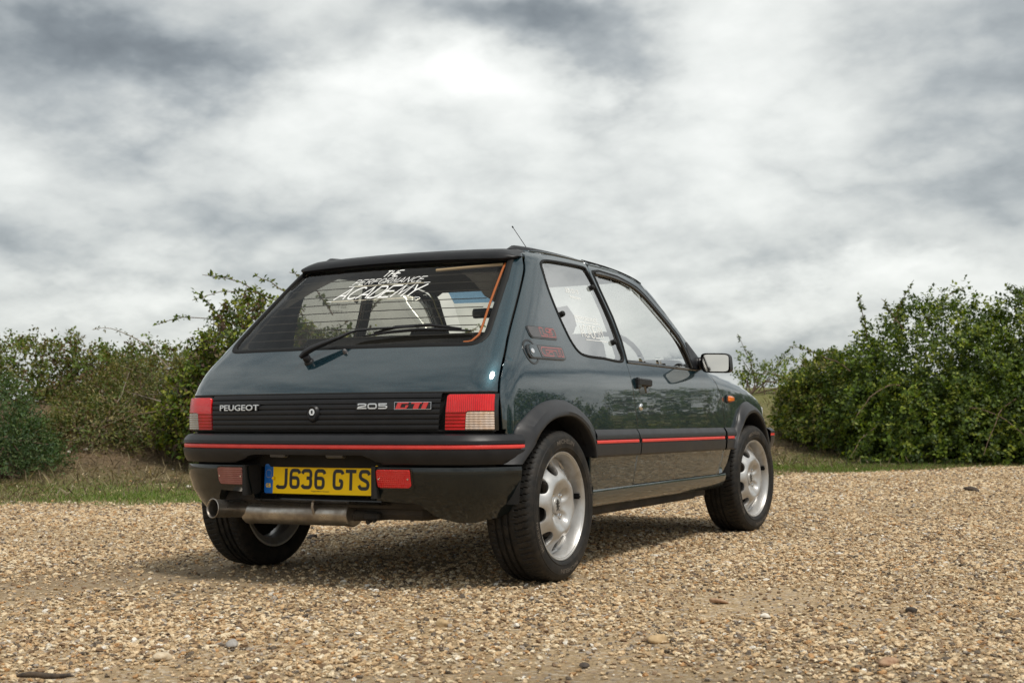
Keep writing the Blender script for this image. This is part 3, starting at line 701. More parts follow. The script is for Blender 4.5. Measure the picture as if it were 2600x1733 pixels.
# wiper
def onrear(x,z,off): 
    P=mXZ()(np.array([x]),np.array([z]))[0]; return P+nf(P[None])[0]*off
def tubeobj(pts,rad,mat,name,par,n=10,flat=1.): V,Fc=tube(pts,rad,n,True,flat); return mesh_obj(name,V,Fc,mat,par,smooth=40)
wp=onrear(-.104,.842,0); Nn=nf(wp[None])[0]
V,Fc=lathe([(.0001,.030),(.013,.030),(.016,.024),(.015,.008),(.019,.004),(.020,-.002)],wp,Nn,18); wa=mesh_obj('wiper',V,Fc,'black_trim_plastic',tg,smooth=40)
V,Fc=box(0,0,0,.036,.13,.024,bev=.006)
a0,a1=onrear(-.118,.848,.036),onrear(-.030,.905,.040)
tubeobj([onrear(-.127,.838,.030),onrear(-.112,.850,.036),onrear(-.085,.866,.038),onrear(-.05,.884,.037),onrear(-.005,.908,.034)],[.012,.018,.017,.015,.011],'black_trim_plastic','wiper_arm_cover',wa,10,.7)
tubeobj([onrear(-.010,.905,.034),onrear(.03,.932,.030),onrear(.058,.943,.028),onrear(.15,.948,.028),onrear(.30,.952,.026)],[.011,.008,.006,.006,.006],'black_trim_plastic','wiper_arm',wa,8,.7)
tubeobj([onrear(.085,.933,.010),onrear(.20,.943,.014),onrear(.32,.948,.016),onrear(.43,.947,.013),onrear(.527,.943,.009)],[.003,.006,.007,.006,.004],'black_trim_plastic','wiper_blade',wa,6,1.)
tubeobj([onrear(.13,.940,.016),onrear(.22,.954,.024),onrear(.36,.957,.026),onrear(.49,.947,.016)],[.004,.007,.007,.004],'black_trim_plastic','blade_bridge',wa,6)
pn=onrear(.042,.876,0); V,Fc=lathe([(.0001,.016),(.005,.015),(.0085,.009),(.010,-.002)],pn,nf(pn[None])[0],12); mesh_obj('washer_jet',V,Fc,'badge_grey',tg,smooth=50)

# ---- ribbed panel between the lamps
zr=[];ro=[]
z0,z1=.581,.7145; k=7; pitch=(z1-z0)/k
for i in range(k):
    a=z0+i*pitch
    for f,o in ((0,.000),(.10,.000),(.16,.0075),(.60,.0085),(.90,.0070),(.96,.0)): zr.append(a+f*pitch);ro.append(o)
zr.append(z1);ro.append(0.); zr=np.array(zr);ro=np.array(ro)
n=60; G=np.zeros((n,len(zr),3))
for j,(z,o) in enumerate(zip(zr,ro)):
    xe=.524-.010*((z-.581)/.133<.5)*0+.0
    xs=np.linspace(-.529,.524-.012*(1-(z-z0)/(z1-z0)),n); G[:,j]=mXZ(o)(xs,np.full(n,z))
rp=grid_obj('ribbed_panel',G,'black_trim_plastic',tg,smooth=25)
# dark joint under and above
for z in (.7165,.5775):
    xs=np.linspace(-.70,.70,50); P=mXZ(-.004)(xs,np.full(50,z)); ribbon(P,nf(P),.007,.004,'panel_joint','dark_cavity',tg)
# backing behind the lower tail
xs=np.linspace(-.69,.69,40); G=np.zeros((40,6,3))
for j,z in enumerate(np.linspace(.44,.74,6)): G[:,j]=mXZ(-.016)(xs,np.full(40,z))
grid_obj('tail_inner_panel',G,'dark_cavity',car,smooth=60)
# ---- tail lamps
for s in (1,-1):
    xo=lambda z:float(np.interp(z,[.578,.71],[.706,.7045])); xi=lambda z:float(np.interp(z,[.578,.71],[.537,.544]))
    zt,zb,zm=.7085,.5815,.6455; xm=lambda z:xi(z)+(.075 if s==1 else .080)
    def flat(pts,r): 
        pts=[(s*x,z) for x,z in pts]; return roundpoly(pts,r)
    housing=sheet('tail_lamp',flat([(xi(zb)-.006,zb-.003),(xo(zb)+.004,zb-.003),(xo(zt)+.004,zt+.003),(xi(zt)-.004,zt+.003)],[.004,.003,.003,.014]),[],.03,mXZ(-.001),nf,'gloss_black',car,depth=.012)
    sheet('red_lens',flat([(xi(zm),zm-.001),(xm(zm)-.001,zm-.001),(xm(zm)+.008,zm+.0035),(xo(zm),zm+.0035),(xo(zt),zt),(xi(zt)+.002,zt)],[0,.0,.004,.002,.003,.012]),[],.02,mXZ(.008),nf,'lens_red',housing,depth=.012)
    sheet('lower_red_lens',flat([(xi(zb),zb),(xm(zb)-.002,zb),(xm(zm)-.001,zm-.002),(xi(zm),zm-.002)],[.003,.001,0,0]),[],.02,mXZ(.008),nf,'lens_red_lower',housing,depth=.012)
    sheet('clear_lens',flat([(xm(zb),zb),(xo(zb),zb),(xo(zm),zm+.001),(xm(zm)+.008,zm+.001),(xm(zm)+.001,zm-.006)],[.001,.003,.002,.003,.003]),[],.02,mXZ(.0085),nf,'lens_clear' if s==1 else 'lens_clear_grey',housing,depth=.012)
# ---- tailgate lock
P=onrear(-.004,.648,.0); N=nf(P[None])[0]
V,Fc=lathe([(.012,.010),(.014,.016),(.021,.018),(.027,.012),(.030,.0)],P,N,26)
V=[(x,y,z-(.012 if z<P[2]-.008 else 0)*((P[2]-z)/.03)) for x,y,z in V]; lk=mesh_obj('tailgate_lock',V,Fc,'black_trim_plastic',tg,smooth=50)
V,Fc=lathe([(.0001,.017),(.0125,.017),(.0135,.008)],P+N*.0,N,22); bl_=mesh_obj('lock_barrel',V,Fc,'chrome',lk,smooth=40)
V,Fc=box(P[0],P[1]-.019,P[2],.0035,.003,.012); mesh_obj('keyhole',V,Fc,'badge_black',lk)

# ---- rear bumper
pbx=[(0,-.612),(.2,-.605),(.4,-.585),(.54,-.557),(.62,-.528),(.68,-.488),(.722,-.435),(.752,-.375),(.773,-.320)]
full=catmull([(-x,y) for x,y in pbx[:0:-1]]+pbx,.025)
ax=np.abs(full[:,0]-(-.0)); 
def zcut(x): return np.where(x<0,np.interp(-x,[.245,.345],[.490,.457]),np.interp(x,[.255,.325],[.490,.457]))
zc_=zcut(full[:,0])
ramp=lambda z: np.maximum(z,zc_)
prof=[(-.075,.566),(-.030,.566),(-.016,.562),(-.006,.552),(0,.542),(.001,.531),(-.005,.529),(-.005,.511),(.001,.509),(.001,.500),(-.002,ramp(.482)),(-.010,ramp(.464)),(-.016,ramp(.457)),(-.05,ramp(.455)),(-.08,ramp(.455))]
rb=grid_obj('rear_bumper',sweep_plan(full,prof),'black_trim_plastic',car,smooth=22)
grid_obj('red_insert',sweep_plan(full,[(-.007,.5285),(-.0025,.5275),(-.001,.524),(-.001,.516),(-.0025,.5125),(-.007,.5115)]),'red_strip_plastic',rb,smooth=60)
# valance: two painted side sections and a black recess for the plate
def valance(xa,xb,zbot):
    sel=full[(full[:,0]>=xa)&(full[:,0]<=xb)]; sel=np.vstack([[xa,np.interp(xa,full[:,0],full[:,1])],sel,[xb,np.interp(xb,full[:,0],full[:,1])]]) ; n=len(sel)
    zb=np.array([zbot(x) for x in sel[:,0]]); prof=[]
    for k in np.linspace(0,1,12):
        z=.447+(zb-.447)*k; o=np.interp(z,[.23,.26,.30,.345,.40,.436,.447],[-.135,-.10,-.068,-.040,-.022,-.0165,-.020]); prof.append((o,z))
    prof.append((prof[-1][0]-.02,zb-.002)); prof.append((prof[-1][0]-.12,zb+.03))
    prof=[(prof[0][0]-.05,prof[0][1]+.001)]+prof
    return grid_obj('rear_valance',sweep_plan(sel,prof),'shaded_body_green',car,smooth=35)
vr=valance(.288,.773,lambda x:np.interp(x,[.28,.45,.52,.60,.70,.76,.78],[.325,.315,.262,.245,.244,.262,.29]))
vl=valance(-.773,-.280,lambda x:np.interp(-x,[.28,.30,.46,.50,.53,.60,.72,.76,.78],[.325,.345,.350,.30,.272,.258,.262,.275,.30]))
G=np.zeros((20,8,3)); xs=np.linspace(-.300,.300,20)
for j,(y,z) in enumerate(((-.52,.492),(-.492,.485),(-.488,.44),(-.490,.40),(-.495,.345),(-.515,.335),(-.525,.318),(-.47,.300))): G[:,j]=np.stack([xs,np.full(20,y)+.06*xs*xs,np.full(20,z)],-1)
grid_obj('plate_recess',G,'gloss_black',car,smooth=35)
for x in (-.291,.295):
    V,Fc=box(x,-.545,.392,.012,.10,.115); mesh_obj('recess_cheek',V,Fc,'dark_cavity',car)
for x,sx_ in ((-.15,.07),(.11,.075)):
    V,Fc=box(x,-.560,.486,sx_,.03,.016,bev=.004); mesh_obj('plate_lamp',V,Fc,'badge_grey',car,smooth=30)
V,Fc=lathe([(.0001,.004),(.011,.004),(.012,.0)],(.02,-.497,.474),(0,-1,0),14); mesh_obj('plug',V,Fc,'dark_cavity',car)
# lower lamps
for s,mt in ((1,'lens_fog_red'),(-1,'lens_dull_pink')):
    xa,xb,za,zb=.305,.437,.374,.4375
    def vm(off):
        def f(u,v):
            u=np.asarray(u,float);v=np.asarray(v,float); y=np.interp(np.abs(u),full[len(full)//2:,0],full[len(full)//2:,1])
            o=np.interp(v,[.26,.30,.345,.40,.436,.447],[-.10,-.068,-.040,-.022,-.0165,-.020]); return np.stack([u,y-o-off,v],-1)
        return f
    nn=lambda P:np.tile(np.array([0.1*s,-1.,-.25])/math.sqrt(1.0725),(len(P),1))
    q=roundpoly([(s*xa,za),(s*xb,za),(s*xb,zb),(s*xa,zb)],[.018,.018,.008,.008] if s==-1 else [.012,.016,.008,.008])
    q2=roundpoly([(s*(xa-.006),za-.006),(s*(xb+.006),za-.006),(s*(xb+.006),zb+.005),(s*(xa-.006),zb+.005)],[.02,.02,.01,.01])
    b_=sheet('rear_fog_lamp' if s==1 else 'reversing_lamp',q2,[],.02,vm(.006),nn,'gloss_black',car,depth=.012)
    sheet('lens',q,[],.02,vm(.010),nn,mt,b_,depth=.006)
    for x in (xa+.009,xb-.009):
        c=vm(.010)(np.array([s*x]),np.array([(za+zb)/2]))[0]; V,Fc=lathe([(.0001,.002),(.003,.002),(.0035,-.001)],c,(0,-1,-.2),10); mesh_obj('screw',V,Fc,'chrome',b_,smooth=40)

# ---- exhaust
ex=bpy.data.objects.new('exhaust',None); COL.objects.link(ex); ex.parent=car
pr=[(.018,-.004),(.030,-.004),(.046,.0),(.050,.006),(.050,.012),(.0475,.02),(.0475,.47),(.050,.485),(.050,.492),(.046,.498),(.0001,.500)]
V,Fc=lathe(pr,(-.395,-.425,.261),(1,-.0,.008),40); V=[(x,-.425+(y+.425)*1.25,z) for x,y,z in V]; mesh_obj('silencer',V,Fc,'exhaust_steel',ex,smooth=35)
tipc=Vector((-.432,-.605,.282)); dirn=Vector((-.22,-.97,.06)).normalized()
pts=[(-.36,-.425,.262),(-.385,-.43,.264),(-.398,-.45,.268),(-.402,-.475,.272)]
mesh_obj('outlet_bend',*tube([(-.33,-.425,.262),(-.375,-.43,.264),(-.395,-.452,.268),(-.402,-.475,.272)],.026,20),'exhaust_steel',ex,smooth=60)
st=tipc-dirn*.185; prof=[(.030,0.),(.0335,.010),(.0345,.03),(.0345,.176),(.0375,.181),(.0378,.185),(.036,.1865),(.0335,.184),(.0325,.175),(.032,.06),(.0001,.055)]
V,Fc=lathe(prof,st,dirn,36); mesh_obj('tail_pipe',V,Fc,'exhaust_steel',ex,smooth=40)
V,Fc=lathe([(.0332,.150),(.0322,.10),(.0001,.075)],st,dirn,24); mesh_obj('pipe_bore',V,Fc,'exhaust_inside',ex,smooth=40)
V,Fc=tube([(-.045,-.485,.325),(-.045,-.492,.29),(-.045,-.480,.262)],.006,8); mesh_obj('hanger',V,Fc,'exhaust_steel',ex,smooth=60)
V,Fc=tube([(.10,-.42,.258),(.20,-.40,.262),(.32,-.30,.27),(.35,-.1,.27),(.2,.4,.24),(.1,2.0,.24)],.022,10); mesh_obj('front_pipe',V,Fc,'underbody_black',ex,smooth=60)

# ---- underbody and rear axle
V,Fc=merge([box(0,1.30,.285,1.22,2.0,.07,bev=.02),box(0,-.16,.33,.98,.50,.14,bev=.03),box(.24,-.34,.275,.36,.16,.06,bev=.02),box(0,2.55,.30,1.0,.7,.14,bev=.03),box(0,-.43,.33,1.1,.10,.08,bev=.02)]); mesh_obj('underbody',V,Fc,'underbody_black',car,smooth=30)
V,Fc=tube([(-.66,0,.27),(.66,0,.27)],.045,14); mesh_obj('rear_axle',V,Fc,'underbody_black',car,smooth=60)
V,Fc=merge([tube([(.17,-.40,.25),(.17,-.44,.235)],.009,8),tube([(.20,-.40,.26),(.205,-.45,.24)],.006,8),box(.185,-.42,.258,.07,.04,.03,bev=.006)]); mesh_obj('exhaust_bracket',V,Fc,'underbody_black',ex)
for s in (1,-1):
    V,Fc=box(s*.63,1.15,.222,.04,1.35,.03,bev=.008); mesh_obj('jacking_rail',V,Fc,'underbody_black',car)

# ---- cabin
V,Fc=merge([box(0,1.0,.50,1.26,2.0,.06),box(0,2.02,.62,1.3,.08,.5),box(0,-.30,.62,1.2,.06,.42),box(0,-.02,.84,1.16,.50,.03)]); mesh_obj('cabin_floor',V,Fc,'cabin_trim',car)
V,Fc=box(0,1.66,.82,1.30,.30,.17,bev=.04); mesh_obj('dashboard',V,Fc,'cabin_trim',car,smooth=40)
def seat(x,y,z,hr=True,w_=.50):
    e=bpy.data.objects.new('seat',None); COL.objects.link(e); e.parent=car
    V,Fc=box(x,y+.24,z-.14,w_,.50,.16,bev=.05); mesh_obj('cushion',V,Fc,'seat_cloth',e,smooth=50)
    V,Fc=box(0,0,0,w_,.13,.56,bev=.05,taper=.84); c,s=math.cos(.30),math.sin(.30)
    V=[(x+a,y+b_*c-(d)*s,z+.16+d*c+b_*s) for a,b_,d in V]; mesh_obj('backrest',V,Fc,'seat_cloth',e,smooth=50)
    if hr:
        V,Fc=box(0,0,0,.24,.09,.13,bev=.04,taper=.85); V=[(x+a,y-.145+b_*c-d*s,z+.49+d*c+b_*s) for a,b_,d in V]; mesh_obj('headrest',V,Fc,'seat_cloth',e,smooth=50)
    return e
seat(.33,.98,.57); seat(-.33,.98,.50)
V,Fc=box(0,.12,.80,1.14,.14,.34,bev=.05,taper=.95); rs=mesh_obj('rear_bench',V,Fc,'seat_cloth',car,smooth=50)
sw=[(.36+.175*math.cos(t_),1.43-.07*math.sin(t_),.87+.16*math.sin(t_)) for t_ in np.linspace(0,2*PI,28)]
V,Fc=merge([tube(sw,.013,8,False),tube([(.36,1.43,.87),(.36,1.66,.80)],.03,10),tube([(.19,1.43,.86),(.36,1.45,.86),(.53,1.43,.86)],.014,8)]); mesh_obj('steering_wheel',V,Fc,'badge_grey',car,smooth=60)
V,Fc=box(-.345,1.42,1.165,.15,.03,.05,bev=.02); mesh_obj('interior_mirror',V,Fc,'black_trim_plastic',car)
outer=np.array([(x,1.465-.22*x*x) for x in np.linspace(-.17,-.52,11)]+[(x,1.365-.22*x*x) for x in np.linspace(-.50,-.17,11)])
sheet('sun_band',outer,[],.07,mXY(-.014),nf,'blue_screen_band',car,depth=0)
# ---- wing mirrors
for s in (1,-1):
    m_=bpy.data.objects.new('wing_mirror',None); COL.objects.link(m_); m_.parent=car
    # triangular black corner with ribbed bellows
    o=np.array([(1.600,.998),(1.712,.918),(1.735,.880),(1.66,.853),(1.60,.853),(1.578,.905)])
    sheet('sail_plate',roundpoly(o,.01),[],.03,mYZ(s,.004),nf,'black_trim_plastic',m_,depth=.012)
    V,Fc=tube([(s*.71,1.67,.885),(s*.730,1.67,.886),(s*.737,1.67,.886),(s*.744,1.67,.886),(s*.751,1.67,.886),(s*.758,1.67,.886),(s*.78,1.67,.886)],[.036,.034,.030,.034,.030,.034,.032],16); mesh_obj('mirror_arm',V,Fc,'black_trim_plastic',m_,smooth=40)
    # housing: superellipse loft
    cy_=1.65;cxm=.838;cz_=.885;W2,H2=.074,.0485; G=[]
    for dy,k in ((-.030,.955),(-.036,.985),(-.030,1.0),(-.005,1.0),(.025,.93),(.05,.72),(.062,.4),(.066,.02)):
        ring=[]
        for t_ in np.linspace(0,2*PI,36,endpoint=False):
            c,sn=math.cos(t_),math.sin(t_); e=.32
            x=W2*k*abs(c)**e*(1 if c>0 else -1); z=H2*k*abs(sn)**e*(1 if sn>0 else -1)
            zsk=z*(1-.0*x/W2)
            ring.append((s*(cxm+x+.004*(z/H2)*-1),cy_+dy+.10*(-(x))*.0-.18*x*.0,cz_+zsk-.03*x))
        G.append(ring)
    G=np.array(G); grid_obj('mirror_housing',G,'black_trim_plastic',m_,smooth=45,close_v=True,flip=(s==-1))
    ring=[]
    V=[(s*cxm,cy_-.031,cz_)]
    for t_ in np.linspace(0,2*PI,36,endpoint=False):
        c,sn=math.cos(t_),math.sin(t_); e=.32; x=W2*.88*abs(c)**e*(1 if c>0 else -1)*.98; z=H2*.86*abs(sn)**e*(1 if sn>0 else -1)
        V.append((s*(cxm+x),cy_-.031-.0,cz_+z-.03*x))
    Fc=[(0,1+(i+1)%36,1+i) if s==1 else (0,1+i,1+(i+1)%36) for i in range(36)]
    V=[(x,y+(abs(x)-cxm)*.12+(z-cz_)*.05,z) for x,y,z in V]
    mesh_obj('mirror_glass',V,Fc,'mirror_glass',m_)
# ---- aerial
V,Fc=merge([tube([(0,1.222,1.345),(0,1.215,1.37)],.010,8),tube([(0,1.22,1.36),(0,1.222,1.40),(0,1.222,1.469),(0,1.077,1.548)],[.0018]*4,6)])
V,Fc=merge([tube([(0,1.40,1.335),(0,1.385,1.375)],[.014,.006],10),tube([(0,1.385,1.370),(0,1.077,1.548)],[.0022,.0016],6),tube([(0,1.080,1.546),(0,1.072,1.551)],.0035,8)])
mesh_obj('aerial',V,Fc,'black_rubber',car,smooth=60)
# ------------------------------------------------------------------ strokes, lettering
def arc(cx,cy,rx,ry,a0,a1,n=10): return [(cx+rx*math.cos(math.radians(a)),cy+ry*math.sin(math.radians(a))) for a in np.linspace(a0,a1,n)]
def bez(a,b_,c,n=6): return [((1-t)**2*a[0]+2*t*(1-t)*b_[0]+t*t*c[0],(1-t)**2*a[1]+2*t*(1-t)*b_[1]+t*t*c[1]) for t in np.linspace(0,1,n)]
# glyph strokes on a 0..1 x 0..1 cell
GL={
'A':[[(0,0),(.5,1),(1,0)],[(.2,.32),(.8,.32)]],
'C':[arc(.58,.5,.56,.5,48,312,18)],
'D':[[(0,0),(.45,0)]+arc(.45,.5,.5,.5,-80,80,12)+[(.45,1),(0,1),(0,0.02)]],
'E':[[(.95,1),(0,1),(0,0),(.95,0)],[(.05,.52),(.8,.52)]],
'M':[[(0,0),(.1,1),(.5,.25),(.9,1),(1,0)]],
'Y':[[(0,1),(.5,.45),(1,1)],[(.5,.42),(.5,0)]],
'P':[[(0,0),(0,1),(.6,1)]+arc(.6,.74,.34,.26,80,-80,8)+[(.6,.48),(.03,.48)]],
'R':[[(0,0),(0,1),(.6,1)]+arc(.6,.75,.32,.25,80,-80,8)+[(.6,.5),(.03,.5)],[(.45,.47),(.95,0)]],
'F':[[(.95,1),(0,1),(0,0)],[(.05,.52),(.75,.52)]],
'O':[arc(.5,.5,.5,.5,0,352,24)],
'N':[[(0,0),(0,1),(1,0),(1,1)]],
'T':[[(0,1),(1,1)],[(.5,.97),(.5,0)]],
'H':[[(0,0),(0,1)],[(1,0),(1,1)],[(.03,.5),(.97,.5)]],
'I':[[(.5,0),(.5,1)]],
'G':[arc(.55,.5,.52,.5,45,270,14)+[(.95,0),(.95,.45),(.6,.45)]],
'U':[[(0,1),(0,.35)]+arc(.5,.35,.5,.35,190,350,9)+[(1,.35),(1,1)]],
'L':[[(0,1),(0,0),(.9,0)]],
'1':[[(.3,.8),(.55,1),(.55,0)]],
'2':[[(.05,.8)]+arc(.5,.72,.42,.28,150,-20,8)+[(0,0),(1,0)]],
'0':[arc(.5,.5,.5,.5,0,352,20)],
'5':[[(.95,1),(.1,1),(.05,.55),(.5,.6)]+arc(.5,.3,.45,.3,80,-160,9)],
'9':[arc(.5,.7,.42,.3,-20,320,14)+[(.9,.6),(.7,0)]],
'.':[[(.5,0),(.5,.12)]],
}
def strokemesh(pts,w_,close=False):
    P=np.array(pts,float); keep=[0]+[i for i in range(1,len(P)) if np.linalg.norm(P[i]-P[i-1])>1e-5]; P=P[keep]; n=len(P)
    T=np.zeros_like(P);L=np.zeros_like(P);Rr=np.zeros_like(P)
    for i in range(n):
        a=P[i]-P[i-1] if i>0 else P[1]-P[0]; b_=P[i+1]-P[i] if i<n-1 else P[-1]-P[-2]
        a=a/np.linalg.norm(a); b_=b_/np.linalg.norm(b_); m=a+b_; ln=np.linalg.norm(m); m=m/ln if ln>1e-6 else a
        nn=np.array([-m[1],m[0]]); k=1/max(.42,abs(nn@np.array([-a[1],a[0]])))
        L[i]=P[i]+nn*w_/2*k;Rr[i]=P[i]-nn*w_/2*k
    V=[];Fc=[]
    for i in range(n): V+=[tuple(L[i]),tuple(Rr[i])]
    for i in range(n-1): Fc.append((2*i,2*i+1,2*i+3,2*i+2))
    return V,Fc
def word(txt,x0,y0,w_,h,stroke,shear=0.,gap=.25,widths=None,lift=0.):
    # returns 2D parts with slight lift per stroke
    cells=[(.35 if c in 'I1' else .15 if c=='.' else .5 if c==' ' else 1.) for c in txt]; tot=sum(cells)+gap*(len(txt)-1); u=w_/tot; x=x0; out=[]
    for c,cw in zip(txt,cells):
        for k,st in enumerate(GL.get(c,[])):
            pts=[(x+a*u*cw+shear*b_*h,y0+b_*h) for a,b_ in st]; V,Fc=strokemesh(pts,stroke); out.append((V,Fc,k))
        x+=u*(cw+gap)
    return out
def place2d(name,parts,mapf_off,mat,par,base=.0015,step=.0005,ht=None):
    V=[];Fc=[]
    for v,f,k in parts:
        a=np.array(v); P=mapf_off(base+step*k)(a[:,0],a[:,1]); n=len(V); V+=[tuple(x) for x in P]; Fc+=[tuple(i+n for i in q) for q in f]
        if ht:
            Q=mapf_off(base+step*k-ht)(a[:,0],a[:,1]); m=len(V); V+=[tuple(x) for x in Q]; e={}
            for q in f:
                for i in range(len(q)): e[(q[i],q[(i+1)%len(q)])]=1
            for (i,j) in e:
                if (j,i) not in e: Fc.append((n+i,m+i,m+j,n+j))
    return mesh_obj(name,V,Fc,mat,par)
def fontmesh(txt,w_,h,ext=0.,bold=0.):
    cu=bpy.data.curves.new('lettering','FONT'); cu.body=txt; cu.resolution_u=3; cu.offset=bold
    ob=bpy.data.objects.new('lettering',cu); COL.objects.link(ob); bpy.context.view_layer.update()
    me=bpy.data.meshes.new_from_object(ob); V=np.array([v.co[:] for v in me.vertices]); Fc=[tuple(p.vertices) for p in me.polygons]
    bpy.data.objects.remove(ob); bpy.data.meshes.remove(me); bpy.data.curves.remove(cu)
    lo,hi=V.min(0),V.max(0); V=(V-lo)/np.maximum(hi-lo,1e-6); return V[:,:2]*np.array([w_,h]),Fc
def fontplace(name,txt,x0,y0,w_,h,mapf_off,mat,par,off=.002,ht=.0,bold=0.,flip=False,shear=0.):
    V2,Fc=fontmesh(txt,w_,h,bold=bold); V2=V2+np.array([x0,y0]); V2[:,0]+=shear*(V2[:,1]-y0)
    return place2d(name,[(V2,Fc,0)],mapf_off,mat,par,off,0,ht or None)

rear=lambda o:mXZ(o)
# rear window lettering
for pr_ in (word('THE',-.032,1.204,.078,.027,.0042,.55,.34),word('PERFORMANCE',-.158,1.1735,.335,.0225,.0027,.70,.34),[strokemesh([(-.17,1.1675),(.22,1.1675)],.0022)+(0,)],[strokemesh([(-.235,1.102),(.215,1.102)],.0024)+(0,)],word('ACADEMY',-.205,1.110,.385,.050,.0058,.75,.16)):
    place2d('window_lettering',pr_,lambda o:mXZ(o-.004),'sticker_white',rw,.0012,.0004)
# quarter window lettering (right side seen from outside; left side carries the same)
for s in (1,-1):
    m_=lambda o,s=s:(lambda u,v:mYZ(s,o-.006)((.46+(np.asarray(u)-.46)) if s==1 else (.92-np.asarray(u)),v))
    qn=[o for o in car.children if o.name.startswith('quarter_panel')][0 if s==1 else 1]
    par=[c for c in qn.children if c.name.startswith('side_window')][0]
    for pr_ in (word('205 GTI 1.9',.352,1.142,.125,.017,.0022,0,.22),word('PERFORMANCE',.345,1.026,.225,.016,.0018,0,.22),[strokemesh([(.335,1.018),(.585,1.018)],.0022)+(0,)],word('ACADEMY',.355,.955,.235,.050,.0034,-.05,.12),[strokemesh([(.38,.944),(.605,.944)],.0022)+(0,)]):
        place2d('window_lettering',pr_,m_,'sticker_white',par,.0012,.0004)
    fontplace('small_print','Performance',.375,1.118,.10,.014,m_,'sticker_white',par,.0012)
# rear badges
fontplace('maker_lettering','PEUGEOT',-.478,.656,.213,.0225,lambda o:mXZ(o),'badge_silver',tg,.0165,.006,.012)
fontplace('lettering_backing','PEUGEOT',-.4795,.6535,.218,.0265,lambda o:mXZ(o),'badge_black',tg,.0125,.006,.05)
bk=sheet('badge_backing',roundpoly([(.188,.6545),(.489,.6545),(.489,.6835),(.188,.6835)],.002),[],.03,mXZ(.0105),nf,'badge_black',tg,depth=.006)
def plateglyph(c):
    w_=.16
    q=lambda pts:pts
    return {
    '2':[[(.05,.70),(.12,.90),(.75,.90),(.93,.80),(.9,.55),(.12,.35),(.05,.12),(1,.12)]],
    '0':[[(.2,.1),(.8,.1),(.93,.25),(.93,.75),(.8,.9),(.2,.9),(.07,.75),(.07,.25),(.2,.1),(.5,.1)]],
    '5':[[(.95,.9),(.12,.9),(.12,.55),(.75,.55),(.93,.45),(.93,.22),(.8,.1),(.05,.1)]]}[c]
for i,c in enumerate('205'):
    parts=[]
    for st in plateglyph(c):
        pts=[(.194+i*.0425+a*.038,.6585+b_*.020) for a,b_ in st]; V,Fc=strokemesh(pts,.0046); parts.append((V,Fc,0))
    place2d('badge_digit',parts,lambda o:mXZ(o),'badge_silver',bk,.0135,0,.003)
fr=strokemesh([(.345,.656),(.487,.656),(.487,.682),(.345,.682),(.345,.6562)],.0012); place2d('badge_frame',[fr+(0,)],lambda o:mXZ(o),'chrome',bk,.0118,0)
def para(x0,x1,z0,z1,sh=.010): return [(x0,z0),(x1,z0),(x1+sh,z1),(x0+sh,z1)]
tri=[(0,1,2,3)]
g=[(para(.349,.366,.6575,.681),tri,0),(para(.366,.400,.6765,.681,.0018),tri,0),(para(.366,.393,.6575,.6625,.002),tri,0),(para(.387,.397,.6625,.671,.0036),tri,0)]
g=[([(x+(.008 if False else 0),z) for x,z in p],f,k) for p,f,k in g]
t_=[(para(.411,.452,.6760,.681,.002),tri,0),(para(.418,.438,.6575,.676,.0075),tri,0)]
i_=[(para(.450,.468,.6575,.681),tri,0)]
for parts in (g,t_,i_): place2d('badge_letter',[([(x,z) for x,z in p],f,k) for p,f,k in parts],lambda o:mXZ(o),'badge_red',bk,.0135,0,.003)
